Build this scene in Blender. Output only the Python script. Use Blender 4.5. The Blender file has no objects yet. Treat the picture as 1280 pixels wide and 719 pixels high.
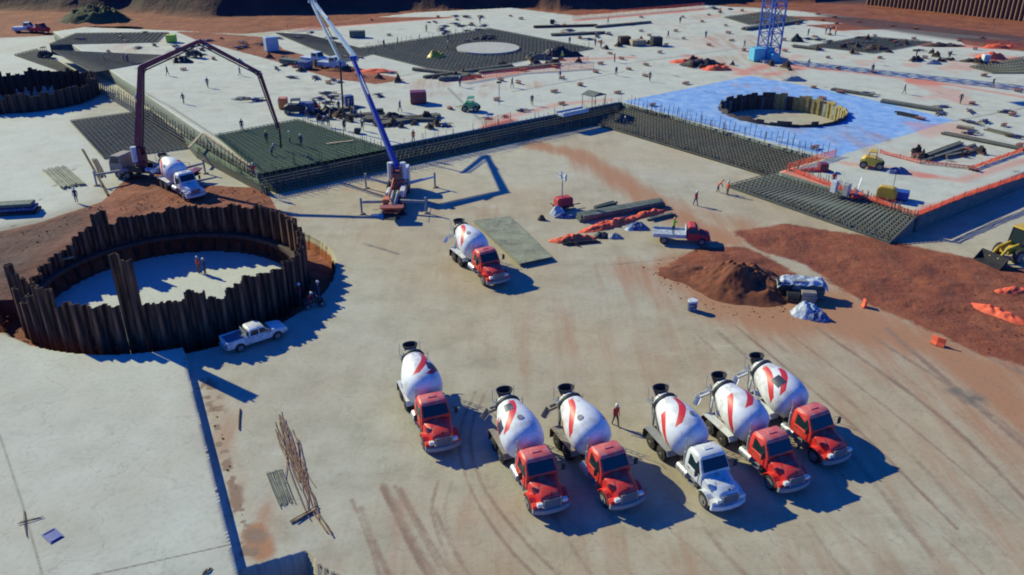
import bpy, bmesh, math, random
import numpy as np
from mathutils import Vector, Matrix
random.seed(7)
R = math.radians
scn = bpy.context.scene
# ------------------------------------------------------------------ camera, sky, sun, exposure
F_PX, Y_HOR, CAM_H = 1034.0, -147.0, 33.6
PITCH = math.atan((359.5 - Y_HOR) / F_PX)
cd = bpy.data.cameras.new('camera'); cam = bpy.data.objects.new('camera', cd)
scn.collection.objects.link(cam); scn.camera = cam
cam.location = (0, 0, CAM_H); cam.rotation_euler = (math.pi/2 - PITCH, 0, 0)
cd.sensor_width = 36; cd.lens = 36 * F_PX / 1280; cd.clip_end = 2000
SUN_EL, SUN_AZ = R(30), R(145.5)          # azimuth of the sun counted from +x towards +y
w = bpy.data.worlds.new('World'); scn.world = w; w.use_nodes = True
nt = w.node_tree; bg = nt.nodes['Background']
sky = nt.nodes.new('ShaderNodeTexSky'); sky.sky_type = 'NISHITA'; sky.sun_disc = False
sky.sun_elevation = SUN_EL; sky.sun_rotation = math.pi/2 - SUN_AZ
sky.air_density = 1.0; sky.dust_density = 0.0; sky.ozone_density = 8.0; sky.altitude = 0
tint = nt.nodes.new('ShaderNodeMix'); tint.data_type = 'RGBA'; tint.blend_type = 'MULTIPLY'; tint.inputs[0].default_value = 1
tint.inputs[7].default_value = (.12, .78, 2.0, 1)      # deep blue clear-sky light
nt.links.new(sky.outputs[0], tint.inputs[6]); nt.links.new(tint.outputs[2], bg.inputs[0]); bg.inputs[1].default_value = 0.075
sd = bpy.data.lights.new('sun', 'SUN'); sun = bpy.data.objects.new('sun', sd); scn.collection.objects.link(sun)
sd.energy = 4.6; sd.angle = R(0.5); sd.color = (1.0, 0.985, 0.62)
sdir = Vector((math.cos(SUN_EL)*math.cos(SUN_AZ), math.cos(SUN_EL)*math.sin(SUN_AZ), math.sin(SUN_EL)))
sun.rotation_euler = sdir.to_track_quat('Z', 'Y').to_euler(); sun.location = (-60, 60, 80)
vs = scn.view_settings; vs.view_transform = 'Standard'; vs.look = 'None'; vs.exposure = 0.24; vs.gamma = 1
scn.cycles.use_denoising = True; scn.cycles.max_bounces = 5; scn.cycles.diffuse_bounces = 3
scn.cycles.filter_width = 1.9

# ------------------------------------------------------------------ helpers
def G(x, y, z=0.0):
    """ground position under a point of the photograph, at height z"""
    v = y - 359.5; u = x - 640
    d = (u, F_PX*math.cos(PITCH) - v*math.sin(PITCH), -F_PX*math.sin(PITCH) - v*math.cos(PITCH))
    t = (z - CAM_H) / d[2]
    return (d[0]*t, d[1]*t)
def G3(x, y, z=0.0):
    a = G(x, y, z); return Vector((a[0], a[1], z))
C = scn.collection
def tag(o, label=None, cat=None, group=None, kind=None):
    if label: o['label'] = label
    if cat: o['category'] = cat
    if group: o['group'] = group
    if kind: o['kind'] = kind
    return o
def thing(name, label, cat, loc=(0,0,0), rz=0.0, group=None):
    o = bpy.data.objects.new(name, None); C.objects.link(o); o.empty_display_size = .3
    o.location = loc; o.rotation_euler = (0, 0, rz)
    return tag(o, label, cat, group)
def copy_tree(o, parent=None):
    c = o.copy(); C.objects.link(c)
    if parent is not None: c.parent = parent
    for ch in list(o.children): copy_tree(ch, c)
    return c
def dup(o, loc, rz, label=None, group=None, scale=None):
    c = copy_tree(o); c.location = loc; c.rotation_euler = (0, 0, rz)
    if label: c['label'] = label
    if group: c['group'] = group
    if scale: c.scale = (scale,)*3 if not hasattr(scale, '__len__') else scale
    return c

class MB:
    def __init__(s): s.v = []; s.f = []; s.m = []
    def add(s, vs, fs, m=0):
        b = len(s.v); s.v += [tuple(p) for p in vs]; s.f += [tuple(i+b for i in f) for f in fs]; s.m += [m]*len(fs); return s
    def box(s, x0, x1, y0, y1, z0, z1, m=0):
        vs = [(x,y,z) for x in (x0,x1) for y in (y0,y1) for z in (z0,z1)]
        return s.add(vs, [(0,1,3,2),(4,6,7,5),(0,4,5,1),(2,3,7,6),(0,2,6,4),(1,5,7,3)], m)
    def bar(s, a, b, w, h=None, w2=None, h2=None, m=0, up=(0,0,1)):
        a = Vector(a); b = Vector(b); h = h or w; w2 = w2 or w; h2 = h2 or h
        d = (b-a).normalized(); u = Vector(up)
        if abs(d.dot(u)) > .97: u = Vector((1,0,0)) if abs(d.x) < .9 else Vector((0,1,0))
        sx = d.cross(u).normalized(); sz = sx.cross(d)
        vs = [a+sx*i*w/2+sz*j*h/2 for i,j in ((-1,-1),(1,-1),(1,1),(-1,1))] + [b+sx*i*w2/2+sz*j*h2/2 for i,j in ((-1,-1),(1,-1),(1,1),(-1,1))]
        return s.add(vs, [(0,3,2,1),(4,5,6,7),(0,1,5,4),(1,2,6,5),(2,3,7,6),(3,0,4,7)], m)
    def cyl(s, a, b, r, r2=None, n=12, m=0, caps=True):
        a = Vector(a); b = Vector(b); r2 = r if r2 is None else r2
        d = (b-a).normalized(); u = Vector((0,0,1)) if abs(d.z) < .9 else Vector((1,0,0))
        sx = d.cross(u).normalized(); sy = d.cross(sx)
        vs = []
        for c, q in ((a,r),(b,r2)):
            for k in range(n):
                t = 2*math.pi*k/n; vs.append(c + (sx*math.cos(t)+sy*math.sin(t))*q)
        fs = [(k,(k+1)%n,n+(k+1)%n,n+k) for k in range(n)]
        if caps: fs += [tuple(range(n-1,-1,-1)), tuple(range(n,2*n))]
        return s.add(vs, fs, m)
    def tube(s, pts, r, n=6, m=0):
        for i in range(len(pts)-1): s.cyl(pts[i], pts[i+1], r, n=n, m=m)
        return s
    def prism(s, prof, y0, y1, m=0, y0b=None, y1b=None):
        """profile in x,z extruded along y"""
        n = len(prof); vs = [(x,y0,z) for x,z in prof] + [(x,y1,z) for x,z in prof]
        return s.add(vs, [tuple(range(n)), tuple(range(2*n-1,n-1,-1))] + [(k,n+k,n+(k+1)%n,(k+1)%n) for k in range(n)], m)
    def loft(s, secs, m=0, closed_ends=True):
        n = len(secs[0]); vs = [p for q in secs for p in q]; fs = []
        for i in range(len(secs)-1):
            for k in range(n):
                fs.append((i*n+k, i*n+(k+1)%n, (i+1)*n+(k+1)%n, (i+1)*n+k))
        if closed_ends: fs += [tuple(range(n-1,-1,-1)), tuple((len(secs)-1)*n+k for k in range(n))]
        return s.add(vs, fs, m)
    def quad(s, pts, m=0): return s.add(pts, [tuple(range(len(pts)))], m)
    def plate(s, pts, t, m=0):
        p = [Vector(q) for q in pts]; nrm = (p[1]-p[0]).cross(p[2]-p[0]).normalized()*t; n = len(p)
        return s.add(p+[q+nrm for q in p], [tuple(range(n-1,-1,-1)), tuple(range(n,2*n))]+[(k,(k+1)%n,n+(k+1)%n,n+k) for k in range(n)], m)
    def build(s, name, mats, parent=None, smooth=False, bevel=0, seg=1, loc=None, rot=None):
        me = bpy.data.meshes.new(name); me.from_pydata(s.v, [], s.f)
        if not isinstance(mats, (list,tuple)): mats = [mats]
        for mm in mats: me.materials.append(mm)
        if len(mats) > 1: me.polygons.foreach_set('material_index', s.m)
        bm = bmesh.new(); bm.from_mesh(me); bmesh.ops.recalc_face_normals(bm, faces=bm.faces)
        if bevel:
            es = [e for e in bm.edges if len(e.link_faces)==2 and e.calc_face_angle(0) > R(28)]
            bmesh.ops.bevel(bm, geom=es, offset=bevel, segments=seg, affect='EDGES', clamp_overlap=True)
        bm.to_mesh(me); bm.free()
        if smooth:
            me.polygons.foreach_set('use_smooth', [True]*len(me.polygons))
            if smooth != 'all': me.set_sharp_from_angle(angle=R(38))
        o = bpy.data.objects.new(name, me); C.objects.link(o); o.parent = parent
        if loc: o.location = loc
        if rot: o.rotation_euler = rot
        return o

# ------------------------------------------------------------------ materials
def nodes(m): m.use_nodes = True; return m.node_tree, m.node_tree.nodes['Principled BSDF']
def mat(name, col, rough=.6, var=.25, scale=1.5, metal=0.0, dirt=None, dirt_amt=0.0, bump=0.0, emis=None):
    m = bpy.data.materials.new(name); t, p = nodes(m)
    tc = t.nodes.new('ShaderNodeTexCoord'); no = t.nodes.new('ShaderNodeTexNoise')
    no.inputs['Scale'].default_value = scale; no.inputs['Detail'].default_value = 6; no.inputs['Roughness'].default_value = .65
    t.links.new(tc.outputs['Object'], no.inputs['Vector'])
    rp = t.nodes.new('ShaderNodeMapRange'); rp.inputs[1].default_value = .3; rp.inputs[2].default_value = .7
    rp.inputs[3].default_value = 1-var; rp.inputs[4].default_value = 1+var*.6; t.links.new(no.outputs[0], rp.inputs[0])
    mx = t.nodes.new('ShaderNodeVectorMath'); mx.operation = 'SCALE'; mx.inputs[0].default_value = col[:3]
    t.links.new(rp.outputs[0], mx.inputs['Scale']); out = mx.outputs[0]
    if dirt is not None:
        n2 = t.nodes.new('ShaderNodeTexNoise'); n2.inputs['Scale'].default_value = scale*1.7; n2.inputs['Detail'].default_value = 8
        n2.inputs['Roughness'].default_value = .7; t.links.new(tc.outputs['Object'], n2.inputs['Vector'])
        r2 = t.nodes.new('ShaderNodeMapRange'); r2.inputs[1].default_value = .62-dirt_amt*.35; r2.inputs[2].default_value = .78-dirt_amt*.25
        r2.inputs[4].default_value = .85; t.links.new(n2.outputs[0], r2.inputs[0])
        mi = t.nodes.new('ShaderNodeMix'); mi.data_type = 'RGBA'; mi.inputs[7].default_value = (*dirt, 1)
        t.links.new(r2.outputs[0], mi.inputs[0]); t.links.new(out, mi.inputs[6]); out = mi.outputs[2]
    t.links.new(out, p.inputs['Base Color'])
    p.inputs['Roughness'].default_value = rough; p.inputs['Metallic'].default_value = metal
    if bump:
        b = t.nodes.new('ShaderNodeBump'); b.inputs['Strength'].default_value = bump; b.inputs['Distance'].default_value = .05
        t.links.new(no.outputs[0], b.inputs['Height']); t.links.new(b.outputs[0], p.inputs['Normal'])
    return m
DUST = (.36,.29,.22)
M = dict(
 red=mat('red_paint', (.74,.035,.026), .42, .12, 1.2, dirt=(.40,.17,.12), dirt_amt=.36),
 roof_red=mat('faded_red_paint', (.62,.10,.10), .5, .15, 1.5, dirt=(.5,.24,.22), dirt_amt=.5),
 white=mat('white_paint', (.64,.66,.66), .42, .12, 1.2, dirt=DUST, dirt_amt=.32),
 grey_paint=mat('grey_paint', (.28,.29,.30), .5, .2, 2, dirt=DUST, dirt_amt=.4),
 deck=mat('dusty_steel_deck', (.22,.20,.18), .7, .3, 2, dirt=DUST, dirt_amt=.6),
 dark=mat('dark_chassis_steel', (.02,.02,.022), .6, .3, 2, dirt=(.14,.11,.09), dirt_amt=.2),
 rubber=mat('tyre_rubber', (.022,.021,.021), .85, .3, 3, dirt=(.2,.15,.11), dirt_amt=.3),
 rim=mat('wheel_rim', (.20,.19,.17), .6, .2, 3, dirt=DUST, dirt_amt=.3),
 chrome=mat('polished_metal', (.42,.43,.45), .45, .1, 3, metal=.5, dirt=DUST, dirt_amt=.2),
 glass=mat('windscreen_glass', (.012,.03,.035), .08, .1, 1),
 lens=mat('lamp_lens', (.75,.75,.7), .15, .05, 3),
 amber=mat('amber_lens', (.7,.25,.03), .2, .05, 3),
 rust=mat('rusty_steel', (.155,.062,.035), .8, .4, .9, dirt=(.06,.03,.022), dirt_amt=.5, bump=.3),
 dark_rust=mat('dark_rusty_steel', (.07,.045,.035), .85, .4, 1.2, dirt=(.15,.07,.04), dirt_amt=.3),
 rebar=mat('reinforcing_steel', (.15,.15,.115), .8, .35, .6, dirt=(.15,.09,.05), dirt_amt=.4),
 green_bar=mat('epoxy_coated_green_bars', (.12,.165,.10), .7, .3, .4),
 rodbrown=mat('rusty_rods', (.24,.135,.09), .85, .35, 2),
 blue=mat('deep_blue_paint', (.03,.055,.30), .4, .15, 1, dirt=(.1,.12,.2), dirt_amt=.25),
 paleblue=mat('pale_blue_grey_paint', (.33,.43,.52), .45, .15, 1),
 rust_red=mat('rusty_red_paint', (.30,.06,.045), .6, .25, 1.5, dirt=(.3,.2,.15), dirt_amt=.4),
 maroon=mat('maroon_boom_paint', (.19,.025,.045), .45, .2, 1, dirt=(.2,.1,.12), dirt_amt=.2),
 orange=mat('orange_paint', (.62,.17,.05), .5, .15, 2, dirt=DUST, dirt_amt=.3),
 yellow=mat('yellow_machine_paint', (.62,.40,.03), .45, .15, 2, dirt=DUST, dirt_amt=.25),
 cyan=mat('light_blue_container_paint', (.10,.42,.58), .5, .1, 1),
 craneblue=mat('crane_blue_paint', (.03,.09,.36), .5, .2, 1),
 mesh=mat('orange_safety_mesh', (.85,.13,.05), .7, .25, 1),
 conc=mat('pale_concrete', (.42,.41,.36), .9, .15, 1),
 wood=mat('raw_timber', (.42,.32,.19), .8, .25, 2, dirt=(.2,.15,.1), dirt_amt=.3),
 ply=mat('weathered_formwork', (.10,.13,.11), .8, .3, 1, dirt=(.25,.23,.2), dirt_amt=.3),
 tarp=mat('pale_tarpaulin', (.50,.56,.62), .6, .3, 1.5, dirt=(.12,.13,.2), dirt_amt=.45, bump=.4),
 bluetarp=mat('dark_blue_tarpaulin', (.04,.07,.20), .6, .3, 2, dirt=(.4,.45,.5), dirt_amt=.3, bump=.4),
 green=mat('green_paint', (.08,.33,.14), .5, .2, 1, dirt=DUST, dirt_amt=.2),
 skin=mat('skin', (.30,.16,.10), .6, .1, 5), hair=mat('helmet_white', (.75,.75,.72), .35, .05, 5),
 helmet_y=mat('helmet_yellow', (.72,.5,.05), .35, .05, 5),
 denim=mat('dark_blue_work_clothes', (.035,.05,.10), .9, .2, 5), khaki=mat('brown_work_clothes', (.16,.11,.08), .9, .2, 5),
 vest=mat('orange_vest', (.70,.12,.04), .8, .1, 5), vest_r=mat('red_work_shirt', (.45,.04,.05), .8, .1, 5), vest_g=mat('lime_vest', (.35,.55,.08), .8, .1, 5),
)
# rust piles: vertical streaks
def streak_mat():
    m = bpy.data.materials.new('streaked_sheet_pile'); t, p = nodes(m)
    tc = t.nodes.new('ShaderNodeTexCoord'); mp = t.nodes.new('ShaderNodeMapping'); mp.inputs['Scale'].default_value = (3.2,3.2,.35)
    n1 = t.nodes.new('ShaderNodeTexNoise'); n1.inputs['Scale'].default_value = 1; n1.inputs['Detail'].default_value = 7
    t.links.new(tc.outputs['Object'], mp.inputs[0]); t.links.new(mp.outputs[0], n1.inputs['Vector'])
    cr = t.nodes.new('ShaderNodeValToRGB'); e = cr.color_ramp.elements
    e[0].position = .33; e[0].color = (.016,.011,.010,1); e[1].position = .72; e[1].color = (.27,.125,.06,1)
    k = e.new(.52); k.color = (.10,.046,.028,1)
    t.links.new(n1.outputs[0], cr.inputs[0]); t.links.new(cr.outputs[0], p.inputs['Base Color']); p.inputs['Roughness'].default_value = .8
    return m
M['pile'] = streak_mat()

def drum_mat(name, bands, patch=False):
    """white drum with spiral red bands: pattern in drum coordinates (axial x, angle)"""
    m = bpy.data.materials.new(name); t, p = nodes(m); L = t.links.new
    def mt(op, a, b=None, c=None):
        n = t.nodes.new('ShaderNodeMath'); n.operation = op
        for i, q in enumerate((a, b, c)):
            if q is None: continue
            if isinstance(q, (int, float)): n.inputs[i].default_value = q
            else: L(q, n.inputs[i])
        return n.outputs[0]
    tc = t.nodes.new('ShaderNodeTexCoord'); sp = t.nodes.new('ShaderNodeSeparateXYZ'); L(tc.outputs['Object'], sp.inputs[0])
    X = sp.outputs[0]; ang = mt('ARCTAN2', sp.outputs[2], sp.outputs[1])
    tot = None
    for (a0, k, q, wd, x0, x1) in bands:   # |wrap(ang - a0 - k*x - q*x^2)| < wd and x0<x<x1
        f = mt('SUBTRACT', mt('SUBTRACT', mt('SUBTRACT', ang, a0), mt('MULTIPLY', X, k)), mt('MULTIPLY', mt('MULTIPLY', X, X), q))
        f = mt('WRAP', f, math.pi, -math.pi); f = mt('LESS_THAN', mt('ABSOLUTE', f), wd)
        f = mt('MULTIPLY', f, mt('GREATER_THAN', X, x0)); f = mt('MULTIPLY', f, mt('LESS_THAN', X, x1))
        tot = f if tot is None else mt('MAXIMUM', tot, f)
    no = t.nodes.new('ShaderNodeTexNoise'); no.inputs['Scale'].default_value = 1.3; no.inputs['Detail'].default_value = 7; L(tc.outputs['Object'], no.inputs['Vector'])
    c1 = t.nodes.new('ShaderNodeValToRGB'); e = c1.color_ramp.elements
    e[0].position = .28; e[0].color = (.52,.50,.48,1); e[1].position = .5; e[1].color = (.76,.77,.77,1); L(no.outputs[0], c1.inputs[0])
    mi = t.nodes.new('ShaderNodeMix'); mi.data_type = 'RGBA'; mi.inputs[7].default_value = (.66,.03,.035,1); L(tot, mi.inputs[0]); L(c1.outputs[0], mi.inputs[6])
    out = mi.outputs[2]
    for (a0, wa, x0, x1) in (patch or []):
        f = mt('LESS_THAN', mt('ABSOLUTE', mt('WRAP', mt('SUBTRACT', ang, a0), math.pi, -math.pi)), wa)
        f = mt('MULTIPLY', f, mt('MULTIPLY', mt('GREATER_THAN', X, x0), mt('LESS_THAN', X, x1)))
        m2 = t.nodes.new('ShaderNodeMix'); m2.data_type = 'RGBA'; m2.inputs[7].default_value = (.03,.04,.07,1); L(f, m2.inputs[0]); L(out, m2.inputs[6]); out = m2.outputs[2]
    # cement dust and grease on the front dish
    fr = t.nodes.new('ShaderNodeMapRange'); fr.inputs[1].default_value = -1.9; fr.inputs[2].default_value = -.3; fr.inputs[3].default_value = .16; fr.inputs[4].default_value = 0; L(X, fr.inputs[0])
    n3 = t.nodes.new('ShaderNodeTexNoise'); n3.inputs['Scale'].default_value = 4; n3.inputs['Detail'].default_value = 9; n3.inputs['Roughness'].default_value = .75
    mp3 = t.nodes.new('ShaderNodeMapping'); mp3.inputs['Scale'].default_value = (.35,1,1); L(tc.outputs['Object'], mp3.inputs[0]); L(mp3.outputs[0], n3.inputs['Vector'])
    th3 = t.nodes.new('ShaderNodeMapRange'); th3.inputs[1].default_value = .56; th3.inputs[2].default_value = .70; th3.inputs[4].default_value = .75; L(mt('ADD', n3.outputs[0], fr.outputs[0]), th3.inputs[0])
    m3 = t.nodes.new('ShaderNodeMix'); m3.data_type = 'RGBA'; m3.inputs[7].default_value = (.36,.33,.29,1); L(th3.outputs[0], m3.inputs[0]); L(out, m3.inputs[6]); out = m3.outputs[2]
    L(out, p.inputs['Base Color']); p.inputs['Roughness'].default_value = .48
    return m

def node_ground(name, upper=False):
    m = bpy.data.materials.new(name); t, p = nodes(m); L = t.links.new
    def att(n): a = t.nodes.new('ShaderNodeAttribute'); a.attribute_name = n; return a.outputs['Fac']
    tc = t.nodes.new('ShaderNodeTexCoord')
    def noise(sc, det=6, ro=.6, mapping=None, dist=0):
        n = t.nodes.new('ShaderNodeTexNoise'); n.inputs['Scale'].default_value = sc; n.inputs['Detail'].default_value = det
        n.inputs['Roughness'].default_value = ro; n.inputs['Distortion'].default_value = dist
        if mapping:
            mp = t.nodes.new('ShaderNodeMapping'); mp.inputs['Rotation'].default_value = (0,0,mapping[0]); mp.inputs['Scale'].default_value = (mapping[1],mapping[2],1)
            L(tc.outputs['Object'], mp.inputs[0]); L(mp.outputs[0], n.inputs['Vector'])
        else: L(tc.outputs['Object'], n.inputs['Vector'])
        return n.outputs[0]
    def ramp(f, stops):
        c = t.nodes.new('ShaderNodeValToRGB'); e = c.color_ramp.elements
        e[0].position, e[0].color = stops[0][0], (*stops[0][1],1); e[1].position, e[1].color = stops[-1][0], (*stops[-1][1],1)
        for q in stops[1:-1]: k = e.new(q[0]); k.color = (*q[1],1)
        L(f, c.inputs[0]); return c.outputs[0]
    def mix(f, a, b, blend='MIX'):
        n = t.nodes.new('ShaderNodeMix'); n.data_type = 'RGBA'; n.blend_type = blend
        if isinstance(f, float): n.inputs[0].default_value = f
        else: L(f, n.inputs[0])
        if isinstance(a, tuple): n.inputs[6].default_value = (*a,1)
        else: L(a, n.inputs[6])
        if isinstance(b, tuple): n.inputs[7].default_value = (*b,1)
        else: L(b, n.inputs[7])
        return n.outputs[2]
    def soft(a, n, lo=.35, hi=.75, g=1.0):
        """mask broken up by noise: smoothstep(a*1.2 + (n-.5)*g)"""
        x = t.nodes.new('ShaderNodeMath'); x.operation = 'MULTIPLY_ADD'; L(n, x.inputs[0]); x.inputs[1].default_value = g; L(a, x.inputs[2])
        y = t.nodes.new('ShaderNodeMath'); y.operation = 'SUBTRACT'; L(x.outputs[0], y.inputs[0]); y.inputs[1].default_value = .5*g
        r = t.nodes.new('ShaderNodeMapRange'); r.interpolation_type = 'SMOOTHSTEP'; r.inputs[1].default_value = lo; r.inputs[2].default_value = hi; L(y.outputs[0], r.inputs[0])
        z = t.nodes.new('ShaderNodeMath'); z.operation = 'MULTIPLY'; L(r.outputs[0], z.inputs[0])
        s2 = t.nodes.new('ShaderNodeMapRange'); s2.inputs[1].default_value = 0.0; s2.inputs[2].default_value = .08; L(a, s2.inputs[0]); L(s2.outputs[0], z.inputs[1])
        return z.outputs[0]
    big = noise(.05, 4); mid = noise(.35, 8, .65); fine = noise(3.0, 8, .7); st = noise(1.0, 6, .65, (R(64), .55, .05)); st2 = noise(1.0, 6, .6, (R(-30), .5, .06))
    k = 1.12 if upper else 1.0
    if upper: c = ramp(mid, [(.3,(.34,.34,.27)),(.5,(.48,.47,.37)),(.72,(.58,.57,.46))])
    else: c = ramp(mid, [(.28,(.31,.29,.215)),(.5,(.405,.385,.295)),(.72,(.48,.465,.37))])
    c = mix(ramp(big, [(.42,(0,0,0)),(.62,(.55,.55,.55))]), c, (.42,.34,.235) if not upper else (.43,.45,.40))
    c = mix(ramp(st, [(.48,(0,0,0)),(.72,(.34,.34,.34))]), c, (.31,.25,.19) if not upper else (.42,.40,.36))
    c = mix(ramp(st2, [(.52,(0,0,0)),(.75,(.25,.25,.25))]), c, (.50,.48,.40))
    c = mix(att('white'), c, mix(mid, (.46,.49,.42), (.62,.64,.55)))
    if upper:
        c = mix(soft(att('film'), mid, .35, .6, .5), c, ramp(noise(.55,7,.7), [(.32,(.13,.28,.56)),(.5,(.20,.38,.70)),(.68,(.36,.50,.68))]))
    vo = t.nodes.new('ShaderNodeTexVoronoi'); vo.feature = 'DISTANCE_TO_EDGE'; vo.inputs['Scale'].default_value = .16 if not upper else .1
    wv = t.nodes.new('ShaderNodeVectorMath'); wv.operation = 'ADD'; nn_ = t.nodes.new('ShaderNodeTexNoise'); nn_.inputs['Scale'].default_value = .35; nn_.inputs['Detail'].default_value = 6
    L(tc.outputs['Object'], nn_.inputs['Vector']); sc_ = t.nodes.new('ShaderNodeVectorMath'); sc_.operation = 'SCALE'; sc_.inputs['Scale'].default_value = 5.0; L(nn_.outputs['Color'], sc_.inputs[0])
    L(tc.outputs['Object'], wv.inputs[0]); L(sc_.outputs[0], wv.inputs[1]); L(wv.outputs[0], vo.inputs['Vector'])
    c = mix(ramp(vo.outputs[0], [(.0,(.38,.38,.38)),(.006,(0,0,0))]), c, (.20,.18,.15))
    c = mix(ramp(noise(.5, 8, .72, dist=.6), [(.60,(0,0,0)),(.70,(.42,.42,.42))]), c, (.30,.29,.26) if not upper else (.33,.32,.29))
    c = mix(ramp(noise(2.2, 5, .8), [(.66,(0,0,0)),(.72,(.55,.55,.55))]), c, (.20,.17,.14))
    c = mix(ramp(noise(.9, 7, .7, (R(-30),.25,.9)), [(.60,(0,0,0)),(.74,(.4,.4,.4))]), c, (.56,.57,.50))
    c = mix(att('warm'), c, (.99,.885,.765), 'MULTIPLY')
    # red-brown dust, tracked and washed over the concrete
    c = mix(soft(att('dust'), st, .3, .9, 1.0), c, (.38,.19,.10))
    c = mix(soft(att('redd'), fine, .3, .95, 1.1), c, (.58,.20,.14))
    c = mix(soft(att('track'), noise(1.6,6,.7), .3, .95, .8), c, (.25,.165,.115))
    c = mix(soft(att('wheel'), noise(.9,6,.7), .3, 1.0, .9), c, (.12,.11,.10))
    c = mix(soft(att('joint'), fine, .25, .8, .6), c, (.12,.105,.085))
    earth = ramp(noise(.22, 9, .7), [(.28,(.11,.027,.012)),(.5,(.225,.055,.021)),(.74,(.36,.115,.048))])
    earth = mix(ramp(noise(1.0,6,.65,(R(20),.9,.09)), [(.45,(0,0,0)),(.65,(.5,.5,.5))]), earth, (.25,.085,.035))
    c = mix(soft(att('earth'), noise(.8,9,.75), .30, .52, .7), c, earth)
    c = mix(att('darkearth_shade'), c, ramp(noise(.12,9,.7), [(.35,(.03,.015,.017)),(.6,(.075,.032,.026)),(.8,(.13,.055,.038))]))
    c = mix(ramp(fine, [(.33,(.16,.16,.16)),(.5,(0,0,0))]), c, (.16,.13,.11), 'MULTIPLY')
    L(c, p.inputs['Base Color']); p.inputs['Roughness'].default_value = .92
    b = t.nodes.new('ShaderNodeBump'); b.inputs['Strength'].default_value = .35; b.inputs['Distance'].default_value = .06; L(fine, b.inputs['Height'])
    b2 = t.nodes.new('ShaderNodeBump'); b2.inputs['Distance'].default_value = .5; L(mid, b2.inputs['Height']); L(att('earth'), b2.inputs['Strength']); L(b.outputs[0], b2.inputs['Normal'])
    L(b2.outputs[0], p.inputs['Normal'])
    return m

# ------------------------------------------------------------------ numpy fields
def vnoise(x, y, s, seed):
    rs = np.random.RandomState(seed); T = rs.rand(256, 256)
    X = x/s + 1000; Y = y/s + 1000; ix = np.floor(X).astype(int); iy = np.floor(Y).astype(int)
    fx = X-ix; fy = Y-iy; fx = fx*fx*(3-2*fx); fy = fy*fy*(3-2*fy)
    g = lambda a, b: T[a % 256, b % 256]
    return (g(ix,iy)*(1-fx)+g(ix+1,iy)*fx)*(1-fy) + (g(ix,iy+1)*(1-fx)+g(ix+1,iy+1)*fx)*fy
def fbm(x, y, s, seed, n=4):
    v = 0; a = 1; tt = 0
    for k in range(n): v = v + a*vnoise(x, y, s/2**k, seed+k); tt += a; a *= .5
    return v/tt
def inpoly(x, y, P):
    r = np.zeros(x.shape, bool); n = len(P)
    for i in range(n):
        x0, y0 = P[i]; x1, y1 = P[(i+1) % n]
        if y0 == y1: continue
        r ^= ((y0 > y) != (y1 > y)) & (x < (x1-x0)*(y-y0)/(y1-y0)+x0)
    return r
def dist_pl(x, y, P, box=None):
    d = np.full(x.shape, 1e9)
    for i in range(len(P)-1):
        ax, ay = P[i]; bx, by = P[i+1]; dx, dy = bx-ax, by-ay
        t = np.clip(((x-ax)*dx+(y-ay)*dy)/(dx*dx+dy*dy+1e-9), 0, 1)
        d = np.minimum(d, np.hypot(x-ax-t*dx, y-ay-t*dy))
    return d
def sdf_poly(x, y, P):
    d = dist_pl(x, y, P+[P[0]]); return np.where(inpoly(x, y, P), -d, d)
def sm(x, a, b): t = np.clip((x-a)/(b-a), 0, 1); return t*t*(3-2*t)
def smooth_line(P, n=5):
    P = [np.array(p) for p in P]; P = [2*P[0]-P[1]]+P+[2*P[-1]-P[-2]]; out = []
    for i in range(1, len(P)-2):
        for k in range(n):
            t = k/n; out.append(tuple(.5*((2*P[i])+(-P[i-1]+P[i+1])*t+(2*P[i-1]-5*P[i]+4*P[i+1]-P[i+2])*t*t+(-P[i-1]+3*P[i]-3*P[i+1]+P[i+2])*t**3)))
    return out+[tuple(P[-2])]
def W(pts, z=0): return [G(px, py, z) for px, py in pts]

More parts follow.
